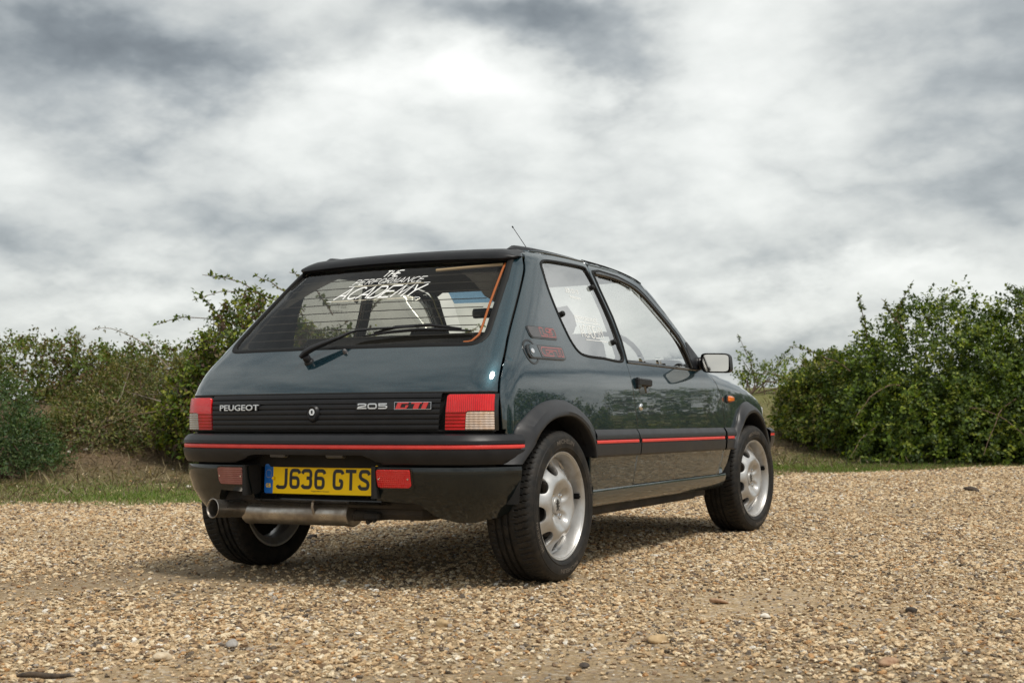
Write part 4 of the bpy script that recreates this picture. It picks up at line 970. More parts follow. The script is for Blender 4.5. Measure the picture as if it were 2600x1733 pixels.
# side badges on the right and left quarter panels
for s in (1,-1):
    qn=[o for o in car.children if o.name.startswith('quarter_panel')][0 if s==1 else 1]
    mf=lambda o,s=s:mYZ(s,o)
    R1=roundpoly([(-.125,.926),(.088,.926),(.100,.978),(-.113,.978)],[.03,.014,.03,.014])
    R1=roundpoly([(-.118,.9265),(.098,.9265),(.098,.9755),(-.118,.9755)],[.030,.012,.030,.012])
    sheet('badge_rim',R1,[],.03,mf(.003),nf,'gloss_black',qn,depth=.005)
    R1i=roundpoly([(-.112,.932),(.093,.932),(.093,.9725),(-.112,.9725)],[.027,.010,.027,.010]); b1=sheet('engine_badge',R1i,[],.03,mf(.0045),nf,'badge_grey',qn,depth=.002)
    lines=[[(-.035,.9705),(-.010,.9705),(-.010,.945),(.018,.945),(.018,.937),(-.033,.937),(-.035,.9705)],
      [(.022,.937),(.084,.937),(.088,.945),(.088,.962),(.080,.970),(.022,.970),(.015,.964),(.015,.956),(.050,.956)],
      [(.030,.945),(.056,.945),(.060,.950),(.060,.953),(.030,.953)],[(.040,.961),(.060,.961),(.060,.9645),(.040,.9645),(.040,.961)]]
    if s==-1: lines=[[(-.012-y,z) for y,z in l] for l in lines]
    place2d('badge_outline',[strokemesh(l,.0021)+(k,) for k,l in enumerate(lines)],mf,'badge_pink_outline',b1,.0056,.0003)
    # fuel flap ring and handle style bar with GTI
    c0=(-.145,.872)
    ring=[(c0[0]+.050*math.cos(a),c0[1]+.048*math.sin(a)) for a in np.linspace(0,2*PI,28,endpoint=False)]
    hole=[(c0[0]+.0425*math.cos(a),c0[1]+.0405*math.sin(a)) for a in np.linspace(0,2*PI,28,endpoint=False)]
    sheet('filler_ring',np.array(ring),[np.array(hole)],.02,mf(.002),nf,'gloss_black',qn,depth=.004)
    sheet('filler_dish',np.array(hole),[],.02,mf(-.0005+.001),nf,PAINT,qn,depth=.002)
    bar=roundpoly([(-.178,.848),(.110,.848),(.110,.901),(-.178,.901)],[.022,.014,.030,.022])
    br=sheet('badge_rim',bar,[],.03,mf(.0075),nf,'gloss_black',qn,depth=.009)
    bari=roundpoly([(-.085,.854),(.105,.854),(.105,.898),(-.098,.898)],[.003,.012,.027,.003])
    b2=sheet('trim_badge',bari,[],.03,mf(.009),nf,'badge_grey',qn,depth=.002)
    cap=roundpoly([(-.168,.852),(-.092,.852),(-.104,.899),(-.160,.899)],[.016,.003,.003,.018]); cp=sheet('filler_cap_lock',cap,[],.02,mf(.0095),nf,PAINT,qn,depth=.003)
    V=[(-.148+.011*math.cos(a),.876+.009*math.sin(a)) for a in np.linspace(0,2*PI,14,endpoint=False)]; sheet('lock_barrel',np.array(V),[],.01,mf(.0115),nf,'chrome',qn,depth=.002)
    lines=[[(-.070,.892),(.055,.892),(.090,.892),(.090,.860),(.072,.860),(.072,.884),(.060,.884),(.060,.860),(.042,.860),(.038,.882),(.010,.882),(-.045,.882),(-.045,.868),(-.025,.868),(-.022,.876),(.006,.876),(.010,.860),(-.065,.860),(-.078,.868),(-.078,.886),(-.070,.892)]]
    if s==-1: lines=[[(.012-y,z) for y,z in l] for l in lines]
    place2d('badge_outline',[strokemesh(l,.0021)+(0,) for l in lines],mf,'badge_pink_outline',b2,.0102,0)
# ---- number plate (letters J636 GTS)
plate=bpy.data.objects.new('number_plate',None); COL.objects.link(plate); plate.parent=car
def mpl(off):
    def f(u,v):
        u=np.asarray(u,float);v=np.asarray(v,float); return np.stack([u,-.5085-off+(v-.3395)/.111*.0058+0*u,v],-1)
    return f
npl=lambda P:np.tile(np.array([0,-1.,.052])/math.sqrt(1+.052**2),(len(P),1))
zc0=.395; x0=-.26; z0_=.3395
sheet('plate_board',roundpoly([(-.26,.3395),(.26,.3395),(.26,.4505),(-.26,.4505)],.010),[],.10,mpl(.0),npl,'plate_yellow',plate,depth=.004)
bb=sheet('blue_band',roundpoly([(-.26,.3395),(-.220,.3395),(-.220,.4505),(-.26,.4505)],[.010,0,0,.010]),[],.05,mpl(.0006),npl,'plate_blue',plate,depth=.0006)
CG={'J':[[(0,.17),(.09,.07),(.75,.07),(.88,.2),(.88,1)]],
'6':[[(1,.76),(.88,.91),(.25,.91),(.13,.78),(.13,.20),(.25,.09),(.75,.09),(.87,.20),(.87,.44),(.75,.55),(.14,.55)]],
'3':[[(.04,.76),(.15,.91),(.75,.91),(.87,.80),(.87,.63),(.78,.545),(.45,.545)],[(.78,.545),(.87,.45),(.87,.20),(.75,.09),(.15,.09),(.03,.22)]],
'G':[[(.96,.76),(.85,.91),(.25,.91),(.13,.78),(.13,.20),(.25,.09),(.75,.09),(.87,.20),(.87,.45),(.60,.45)]],
'T':[[(0,.91),(1,.91)],[(.5,.86),(.5,0)]],
'S':[[(.98,.75),(.85,.91),(.25,.91),(.13,.80),(.13,.66),(.22,.57),(.78,.42),(.87,.33),(.87,.20),(.75,.09),(.15,.09),(.02,.25)]]}
xs_=[(-.200,'J'),(-.1415,'6'),(-.0835,'3'),(-.0255,'6'),(.0585,'G'),(.1165,'T'),(.1755,'S')]
for x,c in xs_:
    st=[ [(x+a*.0475,.3575+b_*.077) for a,b_ in s_] for s_ in CG[c]]
    st=[roundpoly_open for roundpoly_open in st]
    def soft(pts,r=.006):
        P=np.array(pts);out=[P[0]]
        for i in range(1,len(P)-1):
            a=P[i-1]-P[i];b_=P[i+1]-P[i];la,lb=np.linalg.norm(a),np.linalg.norm(b_);k=min(r,la*.45,lb*.45)
            out+= [P[i]+a/la*k,P[i]+a/la*k*.35+b_/lb*k*.35,P[i]+b_/lb*k]
        out.append(P[-1]);return out
    place2d('plate_character',[strokemesh(soft(q),.0132)+(k,) for k,q in enumerate(st)],mpl,'plate_black',plate,.0008,.0002)
for x,c in ((-.2525,'G'),(-.2395,'B')):
    V2,Fc=fontmesh(c,.0105,.0155,bold=.03); place2d('country_letter',[(V2+np.array([x,.3615]),Fc,0)],mpl,'plate_yellow',plate,.0012,0)
st=[]
for k in range(12):
    a=2*PI*k/12; cx_,cz_=-.240+.0125*math.cos(a),.4135+.0150*math.sin(a)
    V=[(cx_+.0017*(1 if j%2==0 else .45)*math.sin(PI*j/5),cz_+.0017*(1 if j%2==0 else .45)*math.cos(PI*j/5)) for j in range(10)]; st.append((V,[tuple(range(9,-1,-1))],0))
place2d('star_ring',st,mpl,'plate_yellow',plate,.0012,0)
fontplace('maker_line','Peugeot Motor Company',-.038,.3475,.082,.0058,mpl,'plate_black',plate,.0008,0,.01)
fontplace('small_line','XX XXX',0-.004,.3425,.012,.002,mpl,'plate_black',plate,.0008,0) if False else None
V,Fc=merge([lathe([(.0001,.003),(.0045,.003),(.006,.0015),(.0062,0)],(x,-.5105,.3965),(0,-1,.05),16) for x in (-.2155,.2385)]); mesh_obj('plate_screw_cap',V,Fc,'cream_trim' if False else 'plate_yellow',plate,smooth=40)

# ------------------------------------------------------------------ wheels
def build_wheel():
    wh=bpy.data.objects.new('wheel',None); COL.objects.link(wh); wh.parent=car
    # tyre
    prof=[(-.006,.2085),(.001,.2095),(.006,.214),(.0095,.222),(.0110,.2225),(.0112,.226),(.0095,.2265),(.0115,.236),(.0118,.252),(.0100,.262),(.0080,.2635),(.0075,.266),(.0030,.2735),(-.0025,.2795),(-.0080,.2836),(-.0140,.2866)]
    prof+= [(x,.2866+.0030*(1-((x+.09)/.076)**2)) for x in np.linspace(-.018,-.162,49)]
    prof+= [(-.168,.2850),(-.176,.2810),(-.183,.2735),(-.188,.262),(-.190,.245),(-.187,.226),(-.180,.213),(-.172,.2085)]
    prof=np.array(prof); n=432; th=np.arange(n)/n*2*PI; X=prof[:,0];R0=prof[:,1]
    tr=(X<-.004)&(X>-.172)
    D=np.zeros((n,len(X)))
    for c_,hw,dp in ((-.0615,.0012,.004),(-.083,.0042,.0075),(-.110,.0042,.0075),(-.137,.0042,.0075)):
        D[:,:]=np.maximum(D,np.where(np.abs(X-c_)<=hw,dp,0)[None,:])
    pitch=6
    for i in range(n):
        for j in range(len(X)):
            x=X[j]
            if not tr[j]: continue
            if x>-.0615:
                sl=(i+int(abs(x+.0615)*60))%pitch
                if sl==0: D[i,j]=max(D[i,j],.0048 if x<-.01 else .003)
                elif sl==3 and -.045>x: D[i,j]=max(D[i,j],.0015)
            elif x>-.083: 
                if i%18==9: D[i,j]=max(D[i,j],.002)
            elif x<-.137:
                if (i+int(abs(x+.137)*70))%pitch==2: D[i,j]=max(D[i,j],.004)
            else:
                if (i+int(abs(x+.083)*260))%12==5: D[i,j]=max(D[i,j],.0035)
    R=R0[None,:]-D; G=np.stack([np.tile(X,(n,1)),R*np.cos(th)[:,None],R*np.sin(th)[:,None]],-1)
    ty=grid_obj('tyre',G,'tyre_rubber',wh,smooth=30,close_u=True,flip=False)
    def side_at(r): return np.interp(r,[.226,.236,.252,.262],[.0100,.0115,.0118,.0100])
    def letters(txt,a0,da,r0,h,out=True,bold=.02):
        V2,Fc=fontmesh(txt,1.,1.,bold=bold); V=[]
        for u,v in V2:
            if out: a=a0+da/2-da*u; r=r0+h*v
            else: a=a0-da/2+da*u; r=r0+h*(1-v)
            V.append((float(side_at(r))+.0009,r*math.cos(a),r*math.sin(a)))
        return V,Fc
    # angles measured from +y (forward) towards +z
    L=merge([letters('MICHELIN',math.radians(88),.62,.2385,.0165),letters('MICHELIN',math.radians(-82),.62,.2385,.0165),letters('185/55 R15',math.radians(20),.42,.242,.009,bold=.0),letters('MICHELIN',math.radians(205),.5,.2385,.0165,bold=.02)])
    mesh_obj('sidewall_lettering',L[0],L[1],'tyre_lettering',wh)
    # barrel and lip
    pr=[(.2050,-.012),(.2078,-.004),(.2082,-.0005),(.2068,.0012),(.2030,.0006),(.2015,-.0025),(.2000,-.0032),(.1975,-.0030),(.1955,-.006),(.1930,-.012),(.1900,-.022),(.1865,-.040),(.1850,-.052),(.1780,-.056),(.1740,-.075),(.1700,-.12),(.1720,-.160),(.1860,-.166),(.1960,-.174),(.2030,-.177),(.2080,-.176),(.2080,-.168)]
    V,Fc=lathe(pr,(0,0,0),(1,0,0),96); mesh_obj('rim_barrel',V,Fc,'alloy_silver',wh,smooth=42)
    V,Fc=lathe([(.2075,-.165),(.2075,-.1),(.2075,-.012)],(0,0,0),(1,0,0),64); mesh_obj('rim_back',V,Fc,'dark_cavity',wh,smooth=42)
    # face with eight scooped openings
    NH=8; a_off=math.radians(101)
    hb=Spl([0,.036,.045,.060,.075,.088,.100,.112,.125,.140,.155,.170,.186],[-.0270,-.0270,-.0255,-.0180,-.0095,-.0030,.0005,-.0015,-.0095,-.0230,-.0350,-.0440,-.0490])
    def hface(u,v):
        r=np.hypot(u,v); a=np.arctan2(v,u); ph=((a-a_off)*NH/(2*PI)); ph=ph-np.round(ph)  # 0 at an opening
        d=ph*(2*PI/NH)*np.maximum(r,.05)
        z=hb(r)
        sc=np.exp(-(d/.0215)**2)*np.clip((r-.098)/.045,0,1.)**1.3*.022
        z=z-sc
        for k in range(4):
            b_=math.radians(40+90*k); px_,py_=.052*math.cos(b_),.052*math.sin(b_); q=np.hypot(u-px_*1.18,v-py_*1.18)
            z=z-.0125*np.exp(-(q/.021)**4)
        return z
    def mw(u,v): u=np.asarray(u,float);v=np.asarray(v,float); return np.stack([hface(u,v),u,v],-1)
    def nw(P):
        e=8e-4; u,v=P[:,1],P[:,2]; du=(hface(u+e,v)-hface(u-e,v))/(2*e); dv=(hface(u,v+e)-hface(u,v-e))/(2*e)
        N=np.stack([np.ones_like(u),-du,-dv],-1); return N/np.linalg.norm(N,axis=1)[:,None]
    holes=[]
    for k in range(NH):
        a=a_off+2*PI*k/NH; ca,sa=math.cos(a),math.sin(a); pts=[]
        for t in np.linspace(0,2*PI,22,endpoint=False):
            r_=.1475+.0300*math.cos(t); d=.0340*math.sin(t)*(1+.10*math.cos(t)); pts.append((r_*ca-d*sa,r_*sa+d*ca))
        holes.append(np.array(pts))
    hubhole=np.array([(.0345*math.cos(t),.0345*math.sin(t)) for t in np.linspace(0,2*PI,30,endpoint=False)])
    outer=np.array([(.1852*math.cos(t),.1852*math.sin(t)) for t in np.linspace(0,2*PI,96,endpoint=False)])
    sheet('wheel_face',outer,holes+[hubhole],.0065,mw,nw,'alloy_silver',wh,depth=.026)
    V,Fc=lathe([(.0001,-.0185),(.026,-.0190),(.0315,-.0205),(.0335,-.024),(.0335,-.034)],(0,0,0),(1,0,0),36); cp=mesh_obj('centre_cap',V,Fc,'alloy_silver',wh,smooth=40)
    lion=[(.002,.026),(.008,.024),(.012,.018),(.008,.016),(.013,.011),(.019,.012),(.020,.008),(.013,.006),(.010,.001),(.016,-.003),(.013,-.007),(.008,-.004),(.006,-.010),(.012,-.014),(.016,-.020),(.009,-.021),(.004,-.016),(.001,-.012),(-.004,-.017),(-.011,-.022),(-.014,-.018),(-.007,-.013),(-.004,-.006),(-.012,-.006),(-.017,.000),(-.014,.001),(-.010,-.002),(-.005,.000),(-.004,.006),(-.012,.008),(-.017,.014),(-.013,.015),(-.009,.012),(-.004,.012),(-.006,.018),(-.003,.023)]
    mesh_obj('lion_emblem',[(-.0178,-y*.95,z*.95) for y,z in lion],[tuple(range(len(lion)))],'badge_black',wh)
    for k in range(4):
        b_=math.radians(40+90*k); px_,py_=.054*math.cos(b_),.054*math.sin(b_)
        V,Fc=lathe([(.0001,-.0205),(.0065,-.0210),(.0085,-.0235),(.0085,-.030),(.0125,-.0315),(.0128,-.040)],(0,px_,py_),(1,0,0),6 if False else 12); mesh_obj('wheel_bolt',V,Fc,'chrome',wh,smooth=30)
    V,Fc=merge([tube([(-.030,.1840*math.cos(.14),.1840*math.sin(.14)),(-.006,.176*math.cos(.14),.176*math.sin(.14))],[.0045,.0035],8),box(-.024,.1845*math.cos(.14),.1845*math.sin(.14),.022,.008,.022)]); mesh_obj('tyre_valve',V,Fc,'black_rubber',wh,smooth=40)
    V,Fc=lathe([(.02,-.062),(.118,-.062),(.120,-.066),(.120,-.074),(.05,-.076),(.05,-.12),(.03,-.17)],(0,0,0),(1,0,0),40); mesh_obj('brake_disc',V,Fc,'brake_steel',wh,smooth=40)
    V,Fc=lathe([(.165,-.10),(.06,-.105),(.02,-.11)],(0,0,0),(1,0,0),30); mesh_obj('backing_plate',V,Fc,'dark_cavity',wh,smooth=40)
    return wh
w0=build_wheel()
def copy_tree(o,parent):
    c=o.copy(); COL.objects.link(c); c.parent=parent
    for ch in list(o.children): copy_tree(ch,c)
    return c
spots=[((.7685,0,.286),0.,0),((.7761,2.4202,.286),-.0825,0),((-.7685,0,.286),PI,0),((-.7761,2.4202,.286),PI-.0825,0)]
for i,(l_,rz,_) in enumerate(spots):
    o=w0 if i==0 else copy_tree(w0,car)
    o.location=l_; o.rotation_euler=((0,.18,2.2,1.)[i] if i>1 else (0.0,.12)[i],0,0)
    o.rotation_euler=(Matrix.Rotation(rz,4,'Z')@Matrix.Rotation((0.,.12,2.2,1.)[i],4,'X')).to_euler()

# nothing deeper than thing > part > sub-part
for o in list(car.children_recursive):
    while o.parent and o.parent.parent and o.parent.parent.parent: o.parent=o.parent.parent
# ------------------------------------------------------------------ terrain
def sst(a,b_,x): t=np.clip((x-a)/(b_-a),0,1); return t*t*(3-2*t)
def wob(x,y,k,seed=0.):
    return (np.sin(x*k+seed)*np.cos(y*k*1.13+seed*2.1)+.5*np.sin(x*k*2.3+y*k*1.7+seed*3)+.25*np.sin(x*k*4.7-y*k*3.9+seed))/1.75
EL=[-40,-8,-4,-2,1,3,6,12,40]; ED=[9,9.2,9.6,9.9,12,14.1,15.7,17.5,24]
def edge_d(l): return np.interp(l,EL,ED)
def height(l,d):
    l=np.asarray(l,float);d=np.asarray(d,float)
    left=sst(3.5,-.5,l); e=edge_d(l)
    zl=.85*sst(12.3,17.5,d)+.15*sst(17,30,d); zr=.10*sst(15.5,18,d)+1.02*sst(17.0,24.0,d)
    z=left*zl+(1-left)*zr; z=z*(1-sst(34,80,d)*.9)
    z=z+.05*wob(l,d,.9,1.)*sst(e+.2,e+3,d)+.25*wob(l,d,.05,2.)*sst(45,120,d)
    far=sst(9,22,np.abs(l)); z=z-.0*far
    return z+.006*wob(l,d,1.4,.5)*sst(.3,2.,np.hypot(l-.0,d-5.9)*0+2)+.002*wob(l,d,5.,3.)
def hw(l,d): p=gp(l,d); return Vector((p.x,p.y,float(height(l,d))))
ls=np.unique(np.r_[np.linspace(-900,-60,8),np.linspace(-60,-10,20),np.arange(-10,14,.22),np.linspace(14,60,20),np.linspace(60,900,8)])
ds=np.unique(np.r_[np.linspace(-900,-40,8),np.linspace(-40,0,18),np.arange(0,26,.2),np.linspace(26,70,30),np.linspace(70,950,12)])
Lg,Dg=np.meshgrid(ls,ds,indexing='ij'); Hg=height(Lg,Dg)
PX=CP.x+RH.x*Lg+FH.x*Dg; PY=CP.y+RH.y*Lg+FH.y*Dg
G=np.stack([PX,PY,Hg-.004],-1)
def cover(l,d):  # 0 gravel .. 1 vegetation, ragged edge
    e=edge_d(l)+.45*wob(l,d,1.7,4.)+.2*wob(l,d,5.,1.); return sst(e-.25,e+.35,d)
def green(l,d):
    left=sst(3.0,0.,l); e=edge_d(l)
    g=left*sst(4.6,1.8,d-e)+(1-left)*sst(4.2,1.6,d-e+.8*wob(l,d,.8,2.)); g=np.clip(g*(.7+.5*wob(l,d,1.1,7.)),0,1); return np.maximum(g,sst(17.5,20.5,d)*np.clip(.6+.35*wob(l,d,.6,3.),0,1))
ground=grid_obj('ground',G,'dark_cavity',None,smooth=180,flip=False); ground['kind']='structure'
nu,nv=G.shape[:2]
def addattr(o,name,vals):
    a=o.data.attributes.new(name,'FLOAT','POINT'); a.data.foreach_set('value',np.asarray(vals,np.float32).ravel())
addattr(ground,'cover',cover(Lg,Dg)); addattr(ground,'green',green(Lg,Dg))
def damp_shade(l,d): # darker, finer earth patches on the gravel; the nearest paint in vignette shade
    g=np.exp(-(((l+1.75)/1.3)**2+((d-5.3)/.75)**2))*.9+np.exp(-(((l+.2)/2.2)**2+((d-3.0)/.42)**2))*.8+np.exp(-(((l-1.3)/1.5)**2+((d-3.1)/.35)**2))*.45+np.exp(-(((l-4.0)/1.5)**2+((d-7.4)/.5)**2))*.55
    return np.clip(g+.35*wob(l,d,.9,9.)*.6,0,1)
addattr(ground,'damp_shade',damp_shade(Lg,Dg))
m,t,b=pbr('gravel_and_earth',(.4,.3,.2),.92,spec=.25); ground.data.materials[0]=m
def attr(t,n,ty='GEOMETRY'): a=t.new('ShaderNodeAttribute',attribute_name=n,attribute_type=ty); return a.outputs['Fac']
geo=t.new('ShaderNodeNewGeometry'); P=geo.outputs['Position']
a1=t.noise(P,55,6,.7); a2=t.noise(P,1.1,5,.6); a3=t.noise(P,240,3,.6)
vor=t.new('ShaderNodeTexVoronoi'); vor.inputs['Scale'].default_value=70; t.link(P,vor.inputs['Vector']); vs=t.new('ShaderNodeSeparateColor'); t.link(vor.outputs['Color'],vs.inputs[0])
grav=t.mix(t.ramp(a1,[(.35,0.),(.65,1.)]),(.22,.148,.075),(.52,.38,.215))
grav=t.mix(t.ramp(vs.outputs[0],[(.0,0.),(.55,0.),(.6,.65),(1.,.9)]),grav,t.ramp(vs.outputs[1],[(0,(.58,.47,.33)),(.3,(.42,.29,.16)),(.55,(.70,.62,.50)),(.75,(.24,.15,.085)),(.9,(.30,.28,.26)),(1,(.50,.28,.13))]))
grav=t.mix(t.math('MULTIPLY',attr(t,'damp_shade'),.55),grav,(.12,.085,.05))
grav=t.mix(t.math('MULTIPLY',t.ramp(a2,[(.4,0.),(.7,1.)]),.25),grav,(.50,.40,.27))
earth=t.mix(t.ramp(t.noise(P,9,8,.7),[(.35,0.),(.65,1.)]),(.075,.048,.028),(.18,.125,.072))
earth=t.mix(t.ramp(t.noise(P,38,5,.7),[(.5,0.),(.68,.6)]),earth,(.28,.21,.13))
grs=t.mix(t.ramp(t.noise(P,30,6,.7),[(.35,0.),(.65,1.)]),(.08,.115,.022),(.22,.21,.075))
veg=t.mix(attr(t,'green'),earth,grs)
t.link(t.mix(attr(t,'cover'),grav,veg),b.inputs['Base Color'])
bh=t.math('ADD',t.math('MULTIPLY',vor.outputs['Distance'],-.8),t.math('ADD',a1,t.math('MULTIPLY',a3,.5)))
bp=t.new('ShaderNodeBump'); bp.inputs['Strength'].default_value=.8; bp.inputs['Distance'].default_value=.012; t.link(bh,bp.inputs['Height']); t.link(bp.outputs[0],b.inputs['Normal'])

# ------------------------------------------------------------------ loose stones (geometry nodes scatter)
m,t,b=pbr('pebble',(.4,.3,.2),.75,spec=.35)
r_=attr(t,'rnd','INSTANCER'); gq=t.new('ShaderNodeNewGeometry'); nn_=t.noise(gq.outputs['Position'],160,5,.65)
cc=t.ramp(r_,[(0,(.70,.53,.33)),(.14,(.54,.375,.205)),(.28,(.76,.63,.43)),(.40,(.40,.265,.14)),(.50,(.66,.49,.29)),(.56,(.78,.68,.51)),(.60,(.20,.125,.072)),(.72,(.46,.25,.10)),(.77,(.33,.29,.25)),(.82,(.60,.46,.29)),(.90,(.075,.060,.050)),(.98,(.78,.74,.66)),(1.,(.45,.33,.20))],'CONSTANT')
cc=t.mix(t.ramp(nn_,[(.38,0.),(.62,.55)]),cc,(.20,.145,.085)); t.link(cc,b.inputs['Base Color'])
bp=t.new('ShaderNodeBump'); bp.inputs['Strength'].default_value=.4; bp.inputs['Distance'].default_value=.002; t.link(nn_,bp.inputs['Height']); t.link(bp.outputs[0],b.inputs['Normal'])
def scatter_tree(name,matname,seed):
    ng=bpy.data.node_groups.new(name,'GeometryNodeTree'); ng.interface.new_socket('Geometry',in_out='INPUT',socket_type='NodeSocketGeometry'); ng.interface.new_socket('Geometry',in_out='OUTPUT',socket_type='NodeSocketGeometry')
    N=ng.nodes;L=ng.links; gi=N.new('NodeGroupInput');go=N.new('NodeGroupOutput')
    def na(n,ty='FLOAT'): a=N.new('GeometryNodeInputNamedAttribute'); a.data_type=ty; a.inputs[0].default_value=n; return a.outputs[0]
    dp=N.new('GeometryNodeDistributePointsOnFaces'); dp.distribute_method='RANDOM'; L.new(gi.outputs[0],dp.inputs['Mesh']); L.new(na('dens'),dp.inputs['Density']); dp.inputs['Seed'].default_value=seed
    join=N.new('GeometryNodeJoinGeometry')
    for k in range(7):
        ic=N.new('GeometryNodeMeshIcoSphere'); ic.inputs['Radius'].default_value=.5; ic.inputs['Subdivisions'].default_value=3 if k<4 else 2
        sp=N.new('GeometryNodeSetPosition'); nz=N.new('ShaderNodeTexNoise'); nz.noise_dimensions='4D'; nz.inputs['W'].default_value=k*3.7; nz.inputs['Scale'].default_value=1.5+.35*(k%3); nz.inputs['Detail'].default_value=2.5
        sb=N.new('ShaderNodeVectorMath'); sb.operation='SUBTRACT'; sb.inputs[1].default_value=(.5,.5,.5); L.new(nz.outputs['Color'],sb.inputs[0])
        sc=N.new('ShaderNodeVectorMath'); sc.operation='SCALE'; sc.inputs['Scale'].default_value=1.15; L.new(sb.outputs[0],sc.inputs[0]); L.new(sc.outputs[0],sp.inputs['Offset']); L.new(ic.outputs[0],sp.inputs['Geometry'])
        tr=N.new('GeometryNodeTransform'); tr.inputs['Scale'].default_value=(1.15,.80+.08*(k%3),.48+.06*(k%4)); L.new(sp.outputs[0],tr.inputs['Geometry'])
        gti=N.new('GeometryNodeGeometryToInstance'); sm=N.new('GeometryNodeSetMaterial'); sm.inputs['Material'].default_value=MATS[matname]; L.new(tr.outputs[0],sm.inputs[0]); L.new(sm.outputs[0],gti.inputs[0]); L.new(gti.outputs[0],join.inputs[0])
    ip=N.new('GeometryNodeInstanceOnPoints'); L.new(dp.outputs['Points'],ip.inputs['Points']); L.new(join.outputs[0],ip.inputs['Instance']); ip.inputs['Pick Instance'].default_value=True
    ri=N.new('FunctionNodeRandomValue'); ri.data_type='INT'; ri.inputs[4].default_value=0; ri.inputs[5].default_value=6; ri.inputs['Seed'].default_value=3; L.new(ri.outputs[2],ip.inputs['Instance Index'])
    rr=N.new('FunctionNodeRandomValue'); rr.data_type='FLOAT_VECTOR'; rr.inputs[0].default_value=(-.45,-.45,0); rr.inputs[1].default_value=(.45,.45,6.28); L.new(rr.outputs[0],ip.inputs['Rotation'])
    rs=N.new('FunctionNodeRandomValue'); rs.data_type='FLOAT'; rs.inputs['Seed'].default_value=9; pw=N.new('ShaderNodeMath'); pw.operation='POWER'; pw.inputs[1].default_value=3.2; L.new(rs.outputs[1],pw.inputs[0])
    ma=N.new('ShaderNodeMath'); ma.operation='MULTIPLY_ADD'; ma.inputs[1].default_value=1.5; ma.inputs[2].default_value=.55; L.new(pw.outputs[0],ma.inputs[0])
    mu=N.new('ShaderNodeMath'); mu.operation='MULTIPLY'; L.new(ma.outputs[0],mu.inputs[0]); L.new(na('sz'),mu.inputs[1]); L.new(mu.outputs[0],ip.inputs['Scale'])
    st=N.new('GeometryNodeStoreNamedAttribute'); st.data_type='FLOAT'; st.domain='INSTANCE'; st.inputs['Name'].default_value='rnd'; rc=N.new('FunctionNodeRandomValue'); rc.data_type='FLOAT'; rc.inputs['Seed'].default_value=21; L.new(rc.outputs[1],st.inputs['Value']); L.new(ip.outputs[0],st.inputs['Geometry']); L.new(st.outputs[0],go.inputs[0])
    return ng
dd=np.concatenate([np.arange(2.3,6,.12),np.arange(6,19.0,.3)]); tt=np.linspace(-1,1,61)
G=np.zeros((len(dd),61,3)); dn=np.zeros((len(dd),61)); sz=np.zeros((len(dd),61))
for i,d in enumerate(dd):
    l=tt*(.53*d+1.4); z=height(l,np.full(61,d)); G[i,:,0]=CP.x+RH.x*l+FH.x*d; G[i,:,1]=CP.y+RH.y*l+FH.y*d; G[i,:,2]=z-.0005
    c=1-cover(l,np.full(61,d)); q=np.interp(d,[2.3,5,9,17],[8000,6800,3000,1050]); D_=np.full(61,d); wx=CP.x+RH.x*l+FH.x*D_; wy=CP.y+RH.y*l+FH.y*D_; trk=sum(np.exp(-((wx-sx_-.10*np.sin(wy*.6))/.11)**2) for sx_ in (-.72,.72,1.6,3.0))*(wy<.6); patch=np.clip(.70-.35*trk+.5*wob(l,D_,1.9,6.)+.35*wob(l*.45,D_,1.6,11.)-.6*damp_shade(l,D_),.10,1.2)
    dn[i]=q*patch*c+q*.015*(1-c); sz[i]=np.interp(d,[2.3,5,9,17],[.0096,.0098,.0122,.019])*(.85+.3*patch)
gravel=grid_obj('gravel',G,'pebble',None,smooth=180); tag(gravel,kind='stuff'); addattr(gravel,'dens',dn); addattr(gravel,'sz',sz)
md=gravel.modifiers.new('scatter','NODES'); md.node_group=scatter_tree('pebble_scatter','pebble',5)

# ------------------------------------------------------------------ vegetation
def leafmat(name,rough=.55):
    m,t,b=pbr(name,(.06,.1,.03),rough,spec=.35); a=t.new('ShaderNodeAttribute',attribute_name='leafcol'); t.link(a.outputs['Color'],b.inputs['Base Color'])
    o=[n for n in t.n if n.type=='OUTPUT_MATERIAL'][0]; tl=t.new('ShaderNodeBsdfTranslucent'); hs=t.new('ShaderNodeMix'); hs.data_type='RGBA'; hs.blend_type='MULTIPLY'; hs.inputs[0].default_value=1.; t.link(a.outputs['Color'],hs.inputs[6]); hs.inputs[7].default_value=(1.7,1.7,.8,1); t.link(hs.outputs[2],tl.inputs[0])
    mx=t.new('ShaderNodeMixShader'); mx.inputs[0].default_value=.28; t.link(b.outputs[0],mx.inputs[1]); t.link(tl.outputs[0],mx.inputs[2]); t.link(mx.outputs[0],o.inputs[0]); return m
leafmat('leaf'); leafmat('grass_blade',.7)
varied('bramble_stem',(.10,.055,.04),(.17,.12,.075),40,.8)
varied('dead_wood',(.20,.16,.12),(.32,.27,.21),30,.85)
